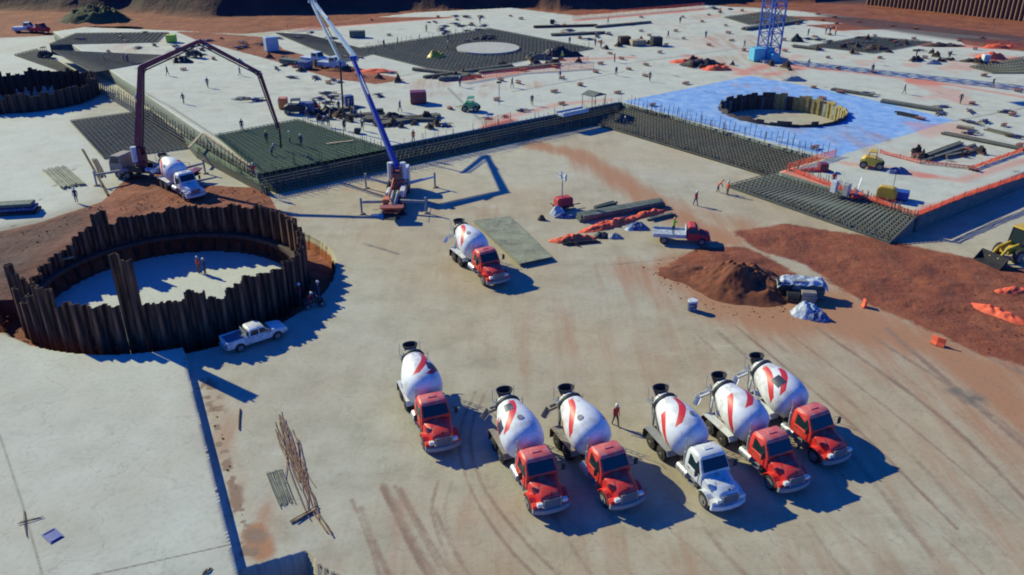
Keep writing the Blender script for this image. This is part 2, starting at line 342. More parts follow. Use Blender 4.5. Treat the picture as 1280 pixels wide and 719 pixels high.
RC = np.array([-32.0, 69.9]); RR = 12.3        # ring of sheet piles
UZ = 2.0                                       # top of the upper slab
UA = np.array(G(322, 215, UZ)); UB0 = np.array(G(775, 128, UZ))
th = math.atan2(UB0[1]-UA[1], UB0[0]-UA[0]); E1 = np.array([math.cos(th), math.sin(th)]); E2 = np.array([-math.sin(th), math.cos(th)])
uB = float((UB0-UA) @ E1); UC = np.array(G(1145, 270, UZ)); vC = float((UC-UA) @ E2)
def UV(x, y): dx = x-UA[0]; dy = y-UA[1]; return dx*E1[0]+dy*E1[1], dx*E2[0]+dy*E2[1]
LZ = 0.6      # the near left slab stands this much higher than the yard
def ground_fields(x, y):
    D = {}
    earth = np.zeros_like(x)
    for P in ([(925,292),(985,283),(1090,299),(1200,323),(1330,348),(1345,470),(1230,440),(1172,412),(1100,383),(1060,362),(1010,328),(955,312)],
              [(845,332),(880,312),(930,312),(975,335),(995,352),(1000,372),(965,378),(915,368),(870,352)]):
        earth = np.maximum(earth, sm(-sdf_poly(x, y, W(P)), -2.6, 1.8))
    L = [(-300,330),(-60,310),(0,290),(50,279),(130,252),(160,222),(195,218),(240,232),(330,236),(345,262),(370,275),(300,320),(150,330),(60,380),(90,425),(150,450),(110,440),(60,440),(0,421),(-100,400),(-300,430)]
    earth = np.maximum(earth, sm(-sdf_poly(x, y, W(L)), -.6, .5))
    rad = np.hypot(x-RC[0], y-RC[1]); az = np.degrees(np.arctan2(y-RC[1], x-RC[0]))
    c2 = np.hypot(x+31.7, y-70.3)
    cut = c2 < 14.75
    earth = np.where(cut & (rad > RR-.3), 1.0, earth)
    earth = np.where(rad < RR-.95, 0, np.where(rad < RR, 1.0, earth))
    band = dist_pl(x, y, W([(-200,30),(0,36),(110,30),(250,32),(340,36),(420,30),(520,14),(640,9),(700,18),(800,16),(900,4),(1000,10),(1280,33),(1600,70)]))
    farline = np.interp(x, *zip(*sorted(W([(-600,60),(-200,40),(0,47),(110,42),(200,38),(300,44),(430,30),(520,16),(640,10),(720,20),(880,6),(1000,14),(1100,26),(1280,48),(1700,80)]))))
    earth = np.maximum(earth, sm(y-farline+6*(fbm(x,y,20,5)-.5), -2, 2))
    D['earth'] = earth
    toe = np.interp(x, *zip(*sorted(W([(-600,20),(-200,14),(0,13),(150,15),(260,22),(330,20),(420,14),(560,12),(640,8),(700,13),(760,10),(880,2),(1000,3),(1100,6),(1280,15),(1700,25)]))))
    up = y-toe+4*(fbm(x,y,14,15)-.5)
    D['darkearth_shade'] = sm(up, -4, 3)
    z = earth*(fbm(x,y,3.0,31)-.35)*.45 + (fbm(x,y,5,41)-.5)*.03
    z += np.clip(up, 0, 24)*.85*np.where(x > 95, 0.12, 1) + sm(up,0,6)*(fbm(x,y,7,51)-.5)*5*np.where(x > 95, .1, 1)
    # bank of soil behind and left of the ring
    bank = np.exp(-((rad-15.5)/3.0)**2)*sm(np.cos(np.radians(az-150)), .1, .8)
    z += bank*.35
    fl = np.hypot(x+83, y-143) < 10.2
    z = np.where(fl, -2.6, z); D['darkearth_shade'] = np.maximum(D['darkearth_shade'], fl*.95)
    D['darkearth_shade'] = np.maximum(D['darkearth_shade'], .88*sm(-sdf_poly(x, y, W([(-400,300),(0,288),(60,275),(110,262),(110,290),(60,330),(0,400),(-400,420)])), -4, 4))  # soil left of the ring painted darker for weaker light on its slope
    # dug-out strip round the ring, and the pit floor
    gap = (c2 < 14.75) & (rad > RR-.15) & (np.cos(np.radians(az+50)) > -.35)
    z = np.where(gap, -1.1-.5*fbm(x,y,2,61), z)
    z = np.where(rad < RR-.15, -1.9+.02*fbm(x,y,2,62), z)
    # trench between the slabs and the pit at its lower end
    a, b = np.array(G(230,442,LZ)), np.array(G(301,730,LZ)); d = (b-a)/np.hypot(*(b-a)); n = np.array([-d[1], d[0]])
    s = (x-a[0])*d[0]+(y-a[1])*d[1]; q = (x-a[0])*n[0]+(y-a[1])*n[1]
    wob = .12*(fbm(x,y,.8,71)-.5)
    lft = (q > 1e-9) if float((np.array(G(100,600))-a) @ n) > 0 else (q < -1e-9)
    sgn = 1 if float((np.array(G(100,600))-a) @ n) > 0 else -1
    lft = lft & (c2 > 14.75) & (y < G(0,424)[1]) & (x < G(320,719)[0]+2)
    z = np.where(lft, LZ, z); D['q'] = q*sgn; D['lft'] = lft; D['n'] = n*sgn
    tr = np.zeros(x.shape, bool)
    pit = inpoly(x, y, W([(302,713),(382,691),(396,706),(425,722),(470,800),(300,800)]))
    z = np.where(pit, -1.7, z)
    earth = np.where(pit, .25*fbm(x,y,1,73), np.where(lft, 0, earth)); D['earth'] = earth
    # lines and stains
    dust = np.zeros_like(x)
    for P, wd, k in (([(672,182),(720,192),(765,218),(830,262),(905,300)], 3.2, .85), ([(730,205),(800,240),(950,292)], 4, .6),
                     ([(360,265),(470,292),(560,300),(650,330)], 5, .38), ([(380,240),(470,235),(560,262),(660,270)],4,.45), ([(1280,560),(1100,430),(940,400),(800,340)], 6, .62),
                     ([(1290,620),(1180,500),(1020,430)], 4, .5), ([(900,320),(1100,290),(1280,330)], 2, .35), ([(700,420),(900,480),(1100,560),(1300,700)], 13, .42), ([(420,719),(800,719),(1280,719)], 7, .42), ([(560,330),(640,420),(760,460)], 7, .30), ([(1000,240),(1150,300)],3,.5), ([(268,490),(285,560),(305,640)], 1.6, .55), ([(318,665),(330,690)], 1.0, 1.0),
                     ([(420,719),(500,640),(640,640),(900,719)], 3.5, .45), ([(330,640),(400,719)], 1.5, .5), ([(0,420),(110,445)], .8, .8)):
        dust = np.maximum(dust, k*np.exp(-(dist_pl(x, y, W(P))/wd)**2))
    mp = sm(-sdf_poly(x, y, W([(790,333),(850,318),(920,306),(985,345),(1060,365),(1170,415),(1300,455),(1300,560),(1150,450),(1040,425),(960,418),(890,400),(850,372)])), -6, 4.5)
    D['dust'] = np.clip(np.maximum(dust, 1.0*mp), 0, 1)
    track = np.zeros_like(x); near = y < 100
    TR = [([(606,492),(588,540),(600,600),(650,670),(720,740)], .16, .9), ([(594,490),(574,545),(588,610),(632,680),(690,740)], .16, .9),
          ([(548,600),(540,640),(556,690),(580,740)], .17, .7), ([(566,600),(556,640),(572,690),(600,740)], .15, .6),
          ([(440,625),(462,680),(480,740)], .17, .75), ([(478,610),(505,665),(545,740)], .2, .95), ([(494,608),(525,665),(566,740)], .17, .7),
          ([(640,640),(690,700),(720,740)], .18, .6), ([(560,470),(600,440),(700,420),(780,430)], .15, .4)]
    for a_, b_, w_ in (((452,635),(500,745),.42),((480,608),(560,745),.55),((500,612),(585,745),.4),((545,640),(600,740),.35),((690,640),(760,745),.4),((880,660),(960,745),.45),((1010,655),(1080,740),.4)): TR.append(([a_, ((a_[0]+b_[0])/2-4, (a_[1]+b_[1])/2), b_], w_*.55, .75))
    for k in range(24):
        x0 = 840+k*24+(k*37 % 13); TR.append(([(x0, 398+(k*53 % 30)), (x0+130+k*4, 520+(k*29 % 40)), (x0+250+k*9, 660+(k*17 % 50))], .16+.08*((k*7) % 3), .46+.15*((k*5) % 4)))
    for k in range(14):
        x0 = 380+k*42; TR.append(([(x0, 330+(k*13 % 40)), (x0+60, 470), (x0+140, 600+(k*17 % 60))], .16, .22+.08*(k % 3)))
    for k in range(10):
        x0 = 700+k*55; TR.append(([(x0, 640), (x0+60, 690), (x0+110,740)], .16, .6))
    for P, wd, k in TR:
        Q = smooth_line(W(P)); track = np.maximum(track, k*(.55+.7*fbm(x,y,2.5,95))*np.exp(-(dist_pl(x, y, Q)/(wd*1.35))**2))
    lipd = dist_pl(x, y, W([(256,476),(278,560),(300,645),(314,700)])); lipn = fbm(x,y,.7,92,5)
    track = np.maximum(track, 1.1*np.exp(-(lipd/(.25+1.5*np.clip(fbm(x,y,3,93)-.35,0,1)))**2)*sm(lipn,.42,.6)); track = np.maximum(track, .9*np.exp(-(dist_pl(x, y, W([(262,482),(272,520)]))/.9)**2)*sm(lipn,.4,.55)); track = np.maximum(track, 1.1*np.exp(-(dist_pl(x, y, W([(315,668),(322,672)]))/.7)**2))
    D['track'] = np.where(near, track, 0)
    wheel = np.zeros_like(x)
    for P, wd, k in (([(455,305),(480,312),(498,318)], .35, .8), ([(250,470),(600,420)], .1, .0), ([(760,332),(850,322),(930,325)], .2, .7), ([(770,345),(850,330)], .15, .5)):
        wheel = np.maximum(wheel, k*np.exp(-(dist_pl(x, y, W(P))/wd)**2))
    for px, py, r in ((490,270,1.3),(470,262,.7),(1215,498,1.6),(1195,490,1.2),(540,130,2)):
        c = G(px,py); wheel = np.maximum(wheel, .75*np.exp(-(np.hypot(x-c[0],y-c[1])/r)**2))
    D['wheel'] = wheel; D['dust'] = np.where(tr|pit, 0, D['dust'])
    joint = np.zeros_like(x)
    for P in ([(250,520),(325,498),(463,457),(610,420),(760,380)], [(385,706),(480,673),(600,632),(760,585)], [(60,735),(116,719),(283,682)], [(-10,528),(0,545),(28,630),(56,730)], [(0,300),(60,240),(100,205)], [(1100,590),(1280,540)]):
        joint = np.maximum(joint, (.7 if P[0][0] < 120 else .42)*np.exp(-(dist_pl(x, y, W(P, LZ if P[0][0] < 120 and P[0][1] > 400 else 0))/.10)**2))
    D['joint'] = joint
    white = np.zeros_like(x)
    for P, k in (([(-300,150),(0,140),(90,150),(150,215),(60,275),(0,285),(-300,320)], .75), ([(-200,60),(60,45),(100,90),(90,150),(-200,150)],.9), ([(-60,425),(110,440),(235,440),(305,740),(60,760),(-60,740)], .75),
                 ([(480,205),(600,178),(690,175),(760,210),(690,235),(560,250)], .5), ([(800,165),(940,205),(900,235),(800,225),(740,190)], .35), ([(1150,300),(1290,240),(1290,330),(1200,318)],.3), ([(430,290),(560,370),(560,430),(430,460),(420,400)],.22), ([(620,380),(760,370),(800,440),(700,460),(580,430)],.22)):
        white = np.maximum(white, k*sm(-sdf_poly(x, y, W(P)), -2.5, 2.5)*(.55+.9*(fbm(x,y,9,101)-.25)))
    white = np.where(rad < RR, .8, white)
    D['white'] = np.clip(white, 0, 1); D['redd'] = np.zeros_like(x)
    D['warm'] = np.clip(sm(-sdf_poly(x, y, W([(300,250),(480,215),(700,165),(780,150),(1300,250),(1500,900),(420,900),(560,500),(420,330)])), -6, 6)*(.0+1.35*fbm(x,y,10,111)) , 0, 1)
    D['z'] = z
    return D
def grid_mesh(name, X, Y, Z, keep, attrs, mtl):
    ny, nx = X.shape
    co = np.stack([X, Y, Z], -1).reshape(-1, 3).astype(np.float32)
    i = np.arange(ny*nx).reshape(ny, nx); q = np.stack([i[:-1,:-1], i[:-1,1:], i[1:,1:], i[1:,:-1]], -1)
    if keep is not None: q = q[keep]
    q = q.reshape(-1, 4); me = bpy.data.meshes.new(name)
    me.vertices.add(len(co)); me.vertices.foreach_set('co', co.ravel())
    me.loops.add(q.size); me.loops.foreach_set('vertex_index', q.ravel().astype(np.int32))
    me.polygons.add(len(q)); me.polygons.foreach_set('loop_start', np.arange(0, q.size, 4, dtype=np.int32)); me.polygons.foreach_set('loop_total', np.full(len(q), 4, np.int32))
    me.update(calc_edges=True)
    for k, v in attrs.items():
        a = me.attributes.new(k, 'FLOAT', 'POINT'); a.data.foreach_set('value', v.ravel().astype(np.float32))
    me.materials.append(mtl); o = bpy.data.objects.new(name, me); C.objects.link(o); return o
def spacing(lo, hi, h0, f0, f1, grow):
    a = [f0]; h = h0
    while a[-1] < f1: a.append(a[-1]+h0)
    up = [a[-1]]; h = h0
    while up[-1] < hi: h *= grow; up.append(up[-1]+h)
    dn = [f0]; h = h0
    while dn[-1] > lo: h *= grow; dn.append(dn[-1]-h)
    return np.array(dn[:0:-1] + a + up[1:])
xs = spacing(-420, 420, .14, -36, 32, 1.03); ys = spacing(-30, 420, .14, 29, 66, 1.012)
X, Y = np.meshgrid(xs, ys); D = ground_fields(X, Y)
sn = D['lft'] & (D['q'] < .15)            # straighten the cast edge of the near left slab
edge_y = np.array(G(230,442,LZ))[1]
sr = (~D['lft']) & (D['q'] <= 0) & (D['q'] > -.21) & (Y < edge_y) & (D['z'] > -1)
sn = D['lft'] & (D['q'] < .21)
dq = np.where(sn, D['q'], np.where(sr, D['q']+.012, 0)); X = X - dq*D['n'][0]; Y = Y - dq*D['n'][1]
ground = grid_mesh('ground', X, Y, D['z'], None, {k: D[k] for k in ('warm','earth','darkearth_shade','dust','track','wheel','joint','white','redd')}, node_ground('site_ground'))
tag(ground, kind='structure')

# ------------------------------------------------------------------ upper slab
FAR = W([(60,40),(110,33),(240,38),(330,45),(430,26),(520,15),(640,9),(720,20),(880,6),(1000,14),(1100,24),(1280,45),(1700,80)], UZ)
us = np.arange(-.0, 260, .5); 
uB2 = float((UC-UA) @ E1)+.6
us = np.concatenate([np.linspace(0, uB2, 101), np.linspace(uB2, 60.0, 18)[1:], np.arange(60.5, 250, .5)]); vsn = np.concatenate([np.linspace(vC, -37.5, 38), np.linspace(-37.5, 0, 76)[1:], np.arange(.5, 190, .5)])
U, V = np.meshgrid(us, vsn); X = UA[0]+U*E1[0]+V*E2[0]; Y = UA[1]+U*E1[1]+V*E2[1]
farY = np.interp(X, *zip(*sorted(FAR)))-1.5
BP = np.array([42.62, 129.14]); BP = np.array(G(978, 139, UZ)); BRr = 9.3
uc = (U[:-1,:-1]+U[1:,1:])/2; vc = (V[:-1,:-1]+V[1:,1:])/2; xc = (X[:-1,:-1]+X[1:,1:])/2; yc = (Y[:-1,:-1]+Y[1:,1:])/2
UJ, VJ = 60.0, -37.5     # the slab steps back beside the blue sheeting
keep = ((vc > 0) | ((uc > UJ) & (vc > VJ)) | ((uc > uB2) & (vc < VJ))) & (yc < np.interp(xc, *zip(*sorted(FAR)))-1.5) & (np.hypot(xc-BP[0], yc-BP[1]) > BRr)
WP = G(610, 62, UZ)
at = {}
f1 = sm(-sdf_poly(X, Y, W([(780,127),(860,111),(938,95),(1060,118),(1192,150),(1120,172),(1040,197),(900,160)], UZ)), -1.0, 1.0)
at['film'] = np.clip(f1*(1.0+.3*fbm(X,Y,8,7)) + .28*sm(-sdf_poly(X,Y,W([(130,70),(300,75),(330,110),(250,160),(150,130)],UZ)),-5,5)*fbm(X,Y,4,8), 0, 1)
rd = np.zeros_like(X)
for P, wd, k in (([(985,215),(1050,240),(1143,274),(1200,252),(1282,222)], 1.6, .85), ([(1060,205),(1120,212),(1200,226),(1282,200)], 1.5, .6), ([(1080,180),(1180,205),(1282,190)], 1.2, .4),
                 ([(975,80),(1080,92),(1180,105),(1282,122)], 1.2, .7), ([(860,70),(930,90),(960,82)], 2.5, .7), ([(560,102),(640,92),(700,75),(790,72)], 1.6, .7), ([(640,145),(700,130),(760,125)], 1.8, .6),
                 ([(605,160),(640,150)], 1.2, .9), ([(1130,100),(1282,112)], 2.5, .5), ([(1100,52),(1280,62)], 3, .8), ([(1230,70),(1282,80)], 4, .8), ([(860,82),(960,92),(1000,86)], 2.5, .5), ([(720,26),(880,12)], 1.5, 1.0), ([(340,40),(430,32),(560,22)], 2.0, .9), ([(440,95),(480,98)], 3, .9), ([(640,150),(500,160)],1,.0)):
    rd = np.maximum(rd, k*np.exp(-(dist_pl(X, Y, W(P, UZ))/wd)**2))
at['redd'] = np.clip(rd*1.1+.6*sm(fbm(X,Y,9,19),.52,.72)*sm(X,0,60), 0, 1)
ea = np.zeros_like(X)
for P in ([(225,40),(330,44),(350,62),(420,82),(500,100),(470,104),(420,98),(340,74),(250,50)], [(960,20),(1280,28),(1280,50),(1130,36),(1000,24)], [(380,22),(560,22),(420,32),(380,36)], [(1010,32),(1060,30),(1110,36),(1050,38)], [(1200,48),(1300,52),(1300,66),(1210,56)], [(1225,75),(1300,85),(1300,95),(1230,84)]):
    ea = np.maximum(ea, sm(-sdf_poly(X, Y, W(P, UZ)), -2, 1))
at['earth'] = ea
at['darkearth_shade'] = .85*sm(-sdf_poly(X, Y, W([(1000,10),(1130,28),(1282,42),(1282,58),(1180,48),(1060,30)], UZ)), -3, 2)
at['dust'] = np.clip(.5*sm(fbm(X,Y,16,17), .5, .75) + .35*ea, 0, 1)
wh = np.zeros_like(X)
rs = random.Random(5)
for k in range(330):
    u0 = rs.uniform(4, 170); v0 = rs.uniform(-55, 110); c = UA+u0*E1+v0*E2
    if u0 < uB and v0 < 2: continue
    a = rs.uniform(.5,1.6); b = rs.uniform(.3,.8); g = rs.choice((th, th+1.57)); dx = X-c[0]; dy = Y-c[1]
    wh = np.maximum(wh, rs.uniform(.4,.9)*np.exp(-((dx*math.cos(g)+dy*math.sin(g))/a)**2-((-dx*math.sin(g)+dy*math.cos(g))/b)**2))
at['wheel'] = wh
jn = np.zeros_like(X)
for P in ([(130,88),(215,135),(300,190)], [(500,95),(640,70),(760,90)], [(560,110),(600,150)], [(780,80),(930,60)], [(640,115),(780,90)], [(1190,152),(1282,135)]):
    jn = np.maximum(jn, .6*np.exp(-(dist_pl(X, Y, W(P, UZ))/.5)**2))
at['joint'] = jn
at['track'] = .4*sm(fbm(X*.4+Y*.3, Y, 5, 27), .6, .8)
at['white'] = np.clip(.3+.8*(fbm(X,Y,25,37)-.4), 0, .8)
ZU = UZ + .02*fbm(X,Y,4,44)
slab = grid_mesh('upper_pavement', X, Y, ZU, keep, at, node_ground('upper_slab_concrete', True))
bm = bmesh.new(); bm.from_mesh(slab.data)
slab.data.materials.append(M['ply'])
bmesh.ops.delete(bm, geom=[v for v in bm.verts if not v.link_faces], context='VERTS')
be = [e for e in bm.edges if e.is_boundary]
r = bmesh.ops.extrude_edge_only(bm, edges=be)
for g in r['geom']:
    if isinstance(g, bmesh.types.BMVert): g.co.z = -.05
    if isinstance(g, bmesh.types.BMFace): g.material_index = 1
bm.to_mesh(slab.data); bm.free(); tag(slab, kind='structure')
def S(px, py, dz=0.0): return G3(px, py, UZ+.02+dz)


# ------------------------------------------------------------------ ring of sheet piles
AZT = [(-180,.9),(-172,1.0),(-165,1.6),(-154,3.9),(-148,4.9),(-141,4.3),(-136,2.6),(-128,2.3),(-121,4.4),(-112,4.8),(-109,3.5),(-96,3.9),(-87,3.7),(-70,3.8),(-59,4.0),(-50,3.2),(-40,3.8),(-28,3.5),(-12,3.1),(0,3.1),(20,3.3),(46,3.5),(94,2.8),(128,2.6),(150,2.7),(158,1.9),(165,1.3),(180,.9)]
ring = thing('sheet_pile_ring', 'rusty jagged ring of steel sheet piles around the near pit', 'cofferdam', (RC[0], RC[1], 0))
NP = 96
def pile_mb(w, z0, z1):
    dep, t = .34, .035
    pr = [(-w/2,0),(-w*.30,0),(-w*.16,dep),(w*.16,dep),(w*.30,0),(w/2,0)]
    inner = [(x, y-t if y == 0 else y+t) for x, y in pr]
    b = MB(); n = len(pr)
    for k in range(n-1):
        (x0,y0),(x1,y1) = pr[k], pr[k+1]; dx, dy = x1-x0, y1-y0; l = math.hypot(dx,dy); nx, ny = -dy/l*t/2, dx/l*t/2
        b.add([(x0+nx,y0+ny,z0),(x1+nx,y1+ny,z0),(x1-nx,y1-ny,z0),(x0-nx,y0-ny,z0),(x0+nx,y0+ny,z1),(x1+nx,y1+ny,z1),(x1-nx,y1-ny,z1),(x0-nx,y0-ny,z1)],
              [(0,3,2,1),(4,5,6,7),(0,1,5,4),(1,2,6,5),(2,3,7,6),(3,0,4,7)])
    return b
rr = random.Random(3)
hh = 0
for k in range(NP):
    a = -180+360*k/NP; h = float(np.interp(a, *zip(*AZT)))
    if k % 2 == 0: hh = rr.uniform(-.27, .27)
    h = h + hh + rr.uniform(-.08,.08)
    if -85.5 < a < -76: h = 8.1 if a < -81 else 7.6
    if 137 < a < 146: h = 3.95
    tall = h > 7
    pm = pile_mb(2*math.pi*RR/NP+.02, -2.6, h)
    o = pm.build('sheet_pile', M['pile'], ring)
    off = -.12 if tall else 0
    o.location = ((RR+off)*math.cos(R(a)), (RR+off)*math.sin(R(a)), 0); o.rotation_euler = (R(rr.uniform(-.6,.6)), 0, R(a)+math.pi/2 + (math.pi if k % 2 else 0))
wb = MB()
for k in range(96):
    a0, a1 = R(360*k/96), R(360*(k+1)/96); r0, r1 = RR-.80, RR-.17
    wb.add([(r*math.cos(a), r*math.sin(a), z) for z in (-.35,.05) for (r,a) in ((r0,a0),(r1,a0),(r1,a1),(r0,a1))], [(0,3,2,1),(4,5,6,7),(0,1,5,4),(1,2,6,5),(2,3,7,6),(3,0,4,7)])
wb.build('wale_beam', M['dark_rust'], ring)
# loose tall pile leaning on the far left of the ring and planks on the bank
def plank(px0, px1, z0, z1, wd, th_, m, name, label, cat, up=(0,0,1), zb=0.0):
    b = MB(); p0 = Vector((*G(px0[0], px0[1], zb+z0), zb+z0)); p1 = Vector((*G(px1[0], px1[1], zb+z1), zb+z1))
    b.bar(p0, p1, wd, th_, up=up); return tag(b.build(name, m, bevel=0), label, cat)
plank((67,327),(92,321), .55, .75, .3,.12, M['wood'], 'timber_plank', 'pale timber plank lying on the soil bank left of the pile ring', 'plank')

# ------------------------------------------------------------------ people
def make_body(name, J, mats_split, parent_loc=(0,0,0)):
    """J: joint -> (pos, radius); grown with a skin modifier into one continuous body"""
    order = list(J); idx = {k: i for i, k in enumerate(order)}
    E_ = [('pelvis','waist'),('waist','chest'),('chest','neck'),('neck','head0'),('head0','head1'),
          ('pelvis','hipL'),('hipL','kneeL'),('kneeL','ankL'),('ankL','toeL'),('pelvis','hipR'),('hipR','kneeR'),('kneeR','ankR'),('ankR','toeR'),
          ('chest','shL'),('shL','elL'),('elL','wrL'),('wrL','haL'),('chest','shR'),('shR','elR'),('elR','wrR'),('wrR','haR')]
    for s_ in 'LR':
        for q in range(5):
            if 'f%d%s' % (q, s_) in J: E_.append(('haL' if s_=='L' else 'haR', 'f%d%s' % (q, s_)))
    me = bpy.data.meshes.new(name); me.from_pydata([J[k][0] for k in order], [(idx[a], idx[b]) for a, b in E_], [])
    o = bpy.data.objects.new(name, me); C.objects.link(o)
    mo = o.modifiers.new('s', 'SKIN'); 
    for k in order:
        v = me.skin_vertices[0].data[idx[k]]; r = J[k][1]; v.radius = (r, r) if not hasattr(r,'__len__') else r
    me.skin_vertices[0].data[idx['pelvis']].use_root = True
    mo.use_smooth_shade = True; su = o.modifiers.new('d', 'SUBSURF'); su.levels = 1; su.render_levels = 1
    dg = bpy.context.evaluated_depsgraph_get(); em = bpy.data.meshes.new_from_object(o.evaluated_get(dg))
    bpy.data.objects.remove(o)
    for mm in mats_split: em.materials.append(mm)
    return em
def body_joints(pose):
    J = {}
    lean = {'stand':0,'walk':.06,'bend':.62,'reach':.25}[pose]; st = {'stand':.04,'walk':.26,'bend':.14,'reach':.14}[pose]
    P = lambda x, y, z: Vector((x, y, z))
    hip = .92 if pose != 'bend' else .86
    J['pelvis'] = (P(0,0,hip), (.155,.115)); 
    def up(l, y=0):  # along the leaning spine; forward is -y
        return P(0, -math.sin(lean)*l, hip+math.cos(lean)*l)
    J['waist'] = (up(.2), (.14,.10)); J['chest'] = (up(.44), (.17,.115)); J['neck'] = (up(.60), (.06,.06))
    J['head0'] = (up(.68)+P(0,-.015,0), (.085,.095)); J['head1'] = (up(.80)+P(0,-.02,0), (.085,.095))
    for s_, sg in (('L',1),('R',-1)):
        fw = st*sg
        J['hip'+s_] = (P(.10*sg,0,hip-.06), .10); J['knee'+s_] = (P(.11*sg,-fw*.5-.03,.49), .068)
        J['ank'+s_] = (P(.12*sg,-fw+.02 if fw>0 else -fw,.09), .05); J['toe'+s_] = (P(.13*sg,-fw-.15,.045), .042)
        sh = up(.52)+P(.19*sg,0,0); J['sh'+s_] = (sh, .065)
        if pose == 'stand': e, w_ = sh+P(.06*sg,.03,-.28), sh+P(.07*sg,-.04,-.53)
        elif pose == 'walk': e, w_ = sh+P(.06*sg,.12*sg,-.27), sh+P(.07*sg,.10*sg-.08,-.51)
        elif pose == 'bend': e, w_ = sh+P(.05*sg,-.08,-.27), sh+P(.0,-.20,-.48)
        else: e, w_ = sh+P(.08*sg,-.14,-.2), sh+P(.0,-.40,-.12)
        J['el'+s_] = (e, .048); J['wr'+s_] = (w_, .033)
        d = (w_-e).normalized(); J['ha'+s_] = (w_+d*.07, (.04,.022))
        side = Vector((0,1,0)) if abs(d.z) > .6 else Vector((1,0,0))
        for q in range(4): J['f%d%s' % (q, s_)] = (w_+d*(.155-.01*abs(q-1.3))+side*(q-1.5)*.022-P(0,.012*q,0)*0, .0095)
        J['f4'+s_] = (w_+d*.09+side*.055*(-1), .011)
    return J
def person_thing(pose, shirt, trousers, helmet, label, group=None, loc=(0,0,0), rz=0, vest=None):
    J = body_joints(pose)
    key = 'person_%s_%s_%s' % (pose, shirt, trousers)
    if key not in PCACHE:
        em = make_body('body', J, [M[trousers], M[shirt], M['skin'], M['dark']]); nk = J['neck'][0]; wr = (J['wrL'][0], J['wrR'][0]); pel = J['pelvis'][0]
        hz = J['head0'][0]
        for p_ in em.polygons:
            c = p_.center
            arm = min((c-J['elL'][0]).length, (c-J['elR'][0]).length, (c-J['shL'][0]).length, (c-J['shR'][0]).length) < .2
            hand = min((c-q).length for q in wr) < .03 or min((c-J['haL'][0]).length, (c-J['haR'][0]).length) < .1
            if hand or (c-hz).length < .16 or (c-J['head1'][0]).length < .15: i = 2
            elif c.z < .12: i = 3
            elif (c-pel).dot(J['chest'][0]-pel) > .012 or arm: i = 1
            else: i = 0
            p_.material_index = i
        # face: eyes, nose, mouth and ears are tiny shapes joined into the head
        fb = MB(); hd = (J['head1'][0]+J['head0'][0])/2; f = Vector((0,-.095,0)); fb.cyl(hd+f+Vector((0,.01,0)), hd+f+Vector((0,-.022,-.022)), .014, .010, n=6)
        for sg in (-1,1): fb.cyl(hd+f+Vector((.032*sg,.016,.018)), hd+f+Vector((.032*sg,-.001,.018)), .011, .008, n=6, m=1); fb.cyl(hd+Vector((.08*sg,0,0)), hd+Vector((.1*sg,.005,.005)), .028, .022, n=8)
        fb.bar(hd+f+Vector((-.025,.012,-.05)), hd+f+Vector((.025,.012,-.05)), .02, .01, m=2)
        PCACHE[key] = (em, J, fb)
    em, J, fb = PCACHE[key]
    t_ = bpy.data.objects.new('person', em); C.objects.link(t_); t_.location = loc; t_.rotation_euler = (0,0,rz); tag(t_, label, 'person', group)
    k2 = ('x', pose)
    if k2 not in PCACHE:
        fo = fb.build('face', [M['skin'], M['dark'], M['maroon']]); PCACHE[('f',pose)] = fo.data; bpy.data.objects.remove(fo)
        hm = MB(); top = J['head1'][0]+Vector((0,.005,-.005)); secs = []
        for (r_, z_) in ((.135,-.02),(.118,-.012),(.115,.05),(.092,.10),(.05,.128),(.01,.135)):
            secs.append([top+Vector((r_*.9*math.cos(2*math.pi*q/12), r_*1.12*math.sin(2*math.pi*q/12)-(.03 if r_ > .13 else 0), z_)) for q in range(12)])
        hm.loft(secs); PCACHE[k2] = hm
    for hc in (helmet,):
        kk = ('h', pose, hc)
        if kk not in PCACHE:
            ho = PCACHE[k2].build('helmet', M[hc], smooth='all'); PCACHE[kk] = ho.data; bpy.data.objects.remove(ho)
        h_ = bpy.data.objects.new('helmet', PCACHE[kk]); C.objects.link(h_); h_.parent = t_
    f_ = bpy.data.objects.new('face', PCACHE[('f',pose)]); C.objects.link(f_); f_.parent = t_
    return t_
PCACHE = {}
def P_(px, py, z, pose, shirt, tr, hel, label, rz, group=None):
    g = G(px, py, z); return person_thing(pose, shirt, tr, hel, label, group, (g[0], g[1], z), rz)
P_(769,532,0,'walk','vest_r','khaki','hair','worker in red top and brown trousers standing between the parked mixer trucks', R(20))
P_(249,341,-1.9,'stand','vest','khaki','hair','worker in orange vest, left of two talking on the pit floor', R(80))
P_(257,343,-1.9,'stand','denim','denim','hair','worker in dark clothes, right of two talking on the pit floor', R(-80))
P_(869,257,0,'walk','vest_r','denim','hair','worker walking alone across the open yard beyond the red flatbed truck', R(30))
P_(909,244,0,'stand','vest','khaki','hair','worker in orange beside the near end of the grey reinforcement mat', R(-60))
P_(897,240,.05,'bend','vest','denim','helmet_y','worker bending over the left tip of the grey reinforcement mat', R(80))
P_(96,253,.1,'stand','denim','denim','hair','worker in dark clothes standing at the soil edge left of the pump truck', R(10))
P_(376,377,0,'stand','vest_r','khaki','hair','worker in shade at the foot of the pile ring, leftmost of three', R(-60))
P_(386,384,0,'bend','vest_r','khaki','hair','worker bending forward in the shade beside the pile ring', R(60))
P_(399,374,0,'stand','denim','denim','hair','worker with white helmet in shade, rightmost beside the pile ring', R(100))
P_(781,160,0,'stand','denim','denim','hair','worker alone on the yard below the blue sheeted slab edge', R(0))
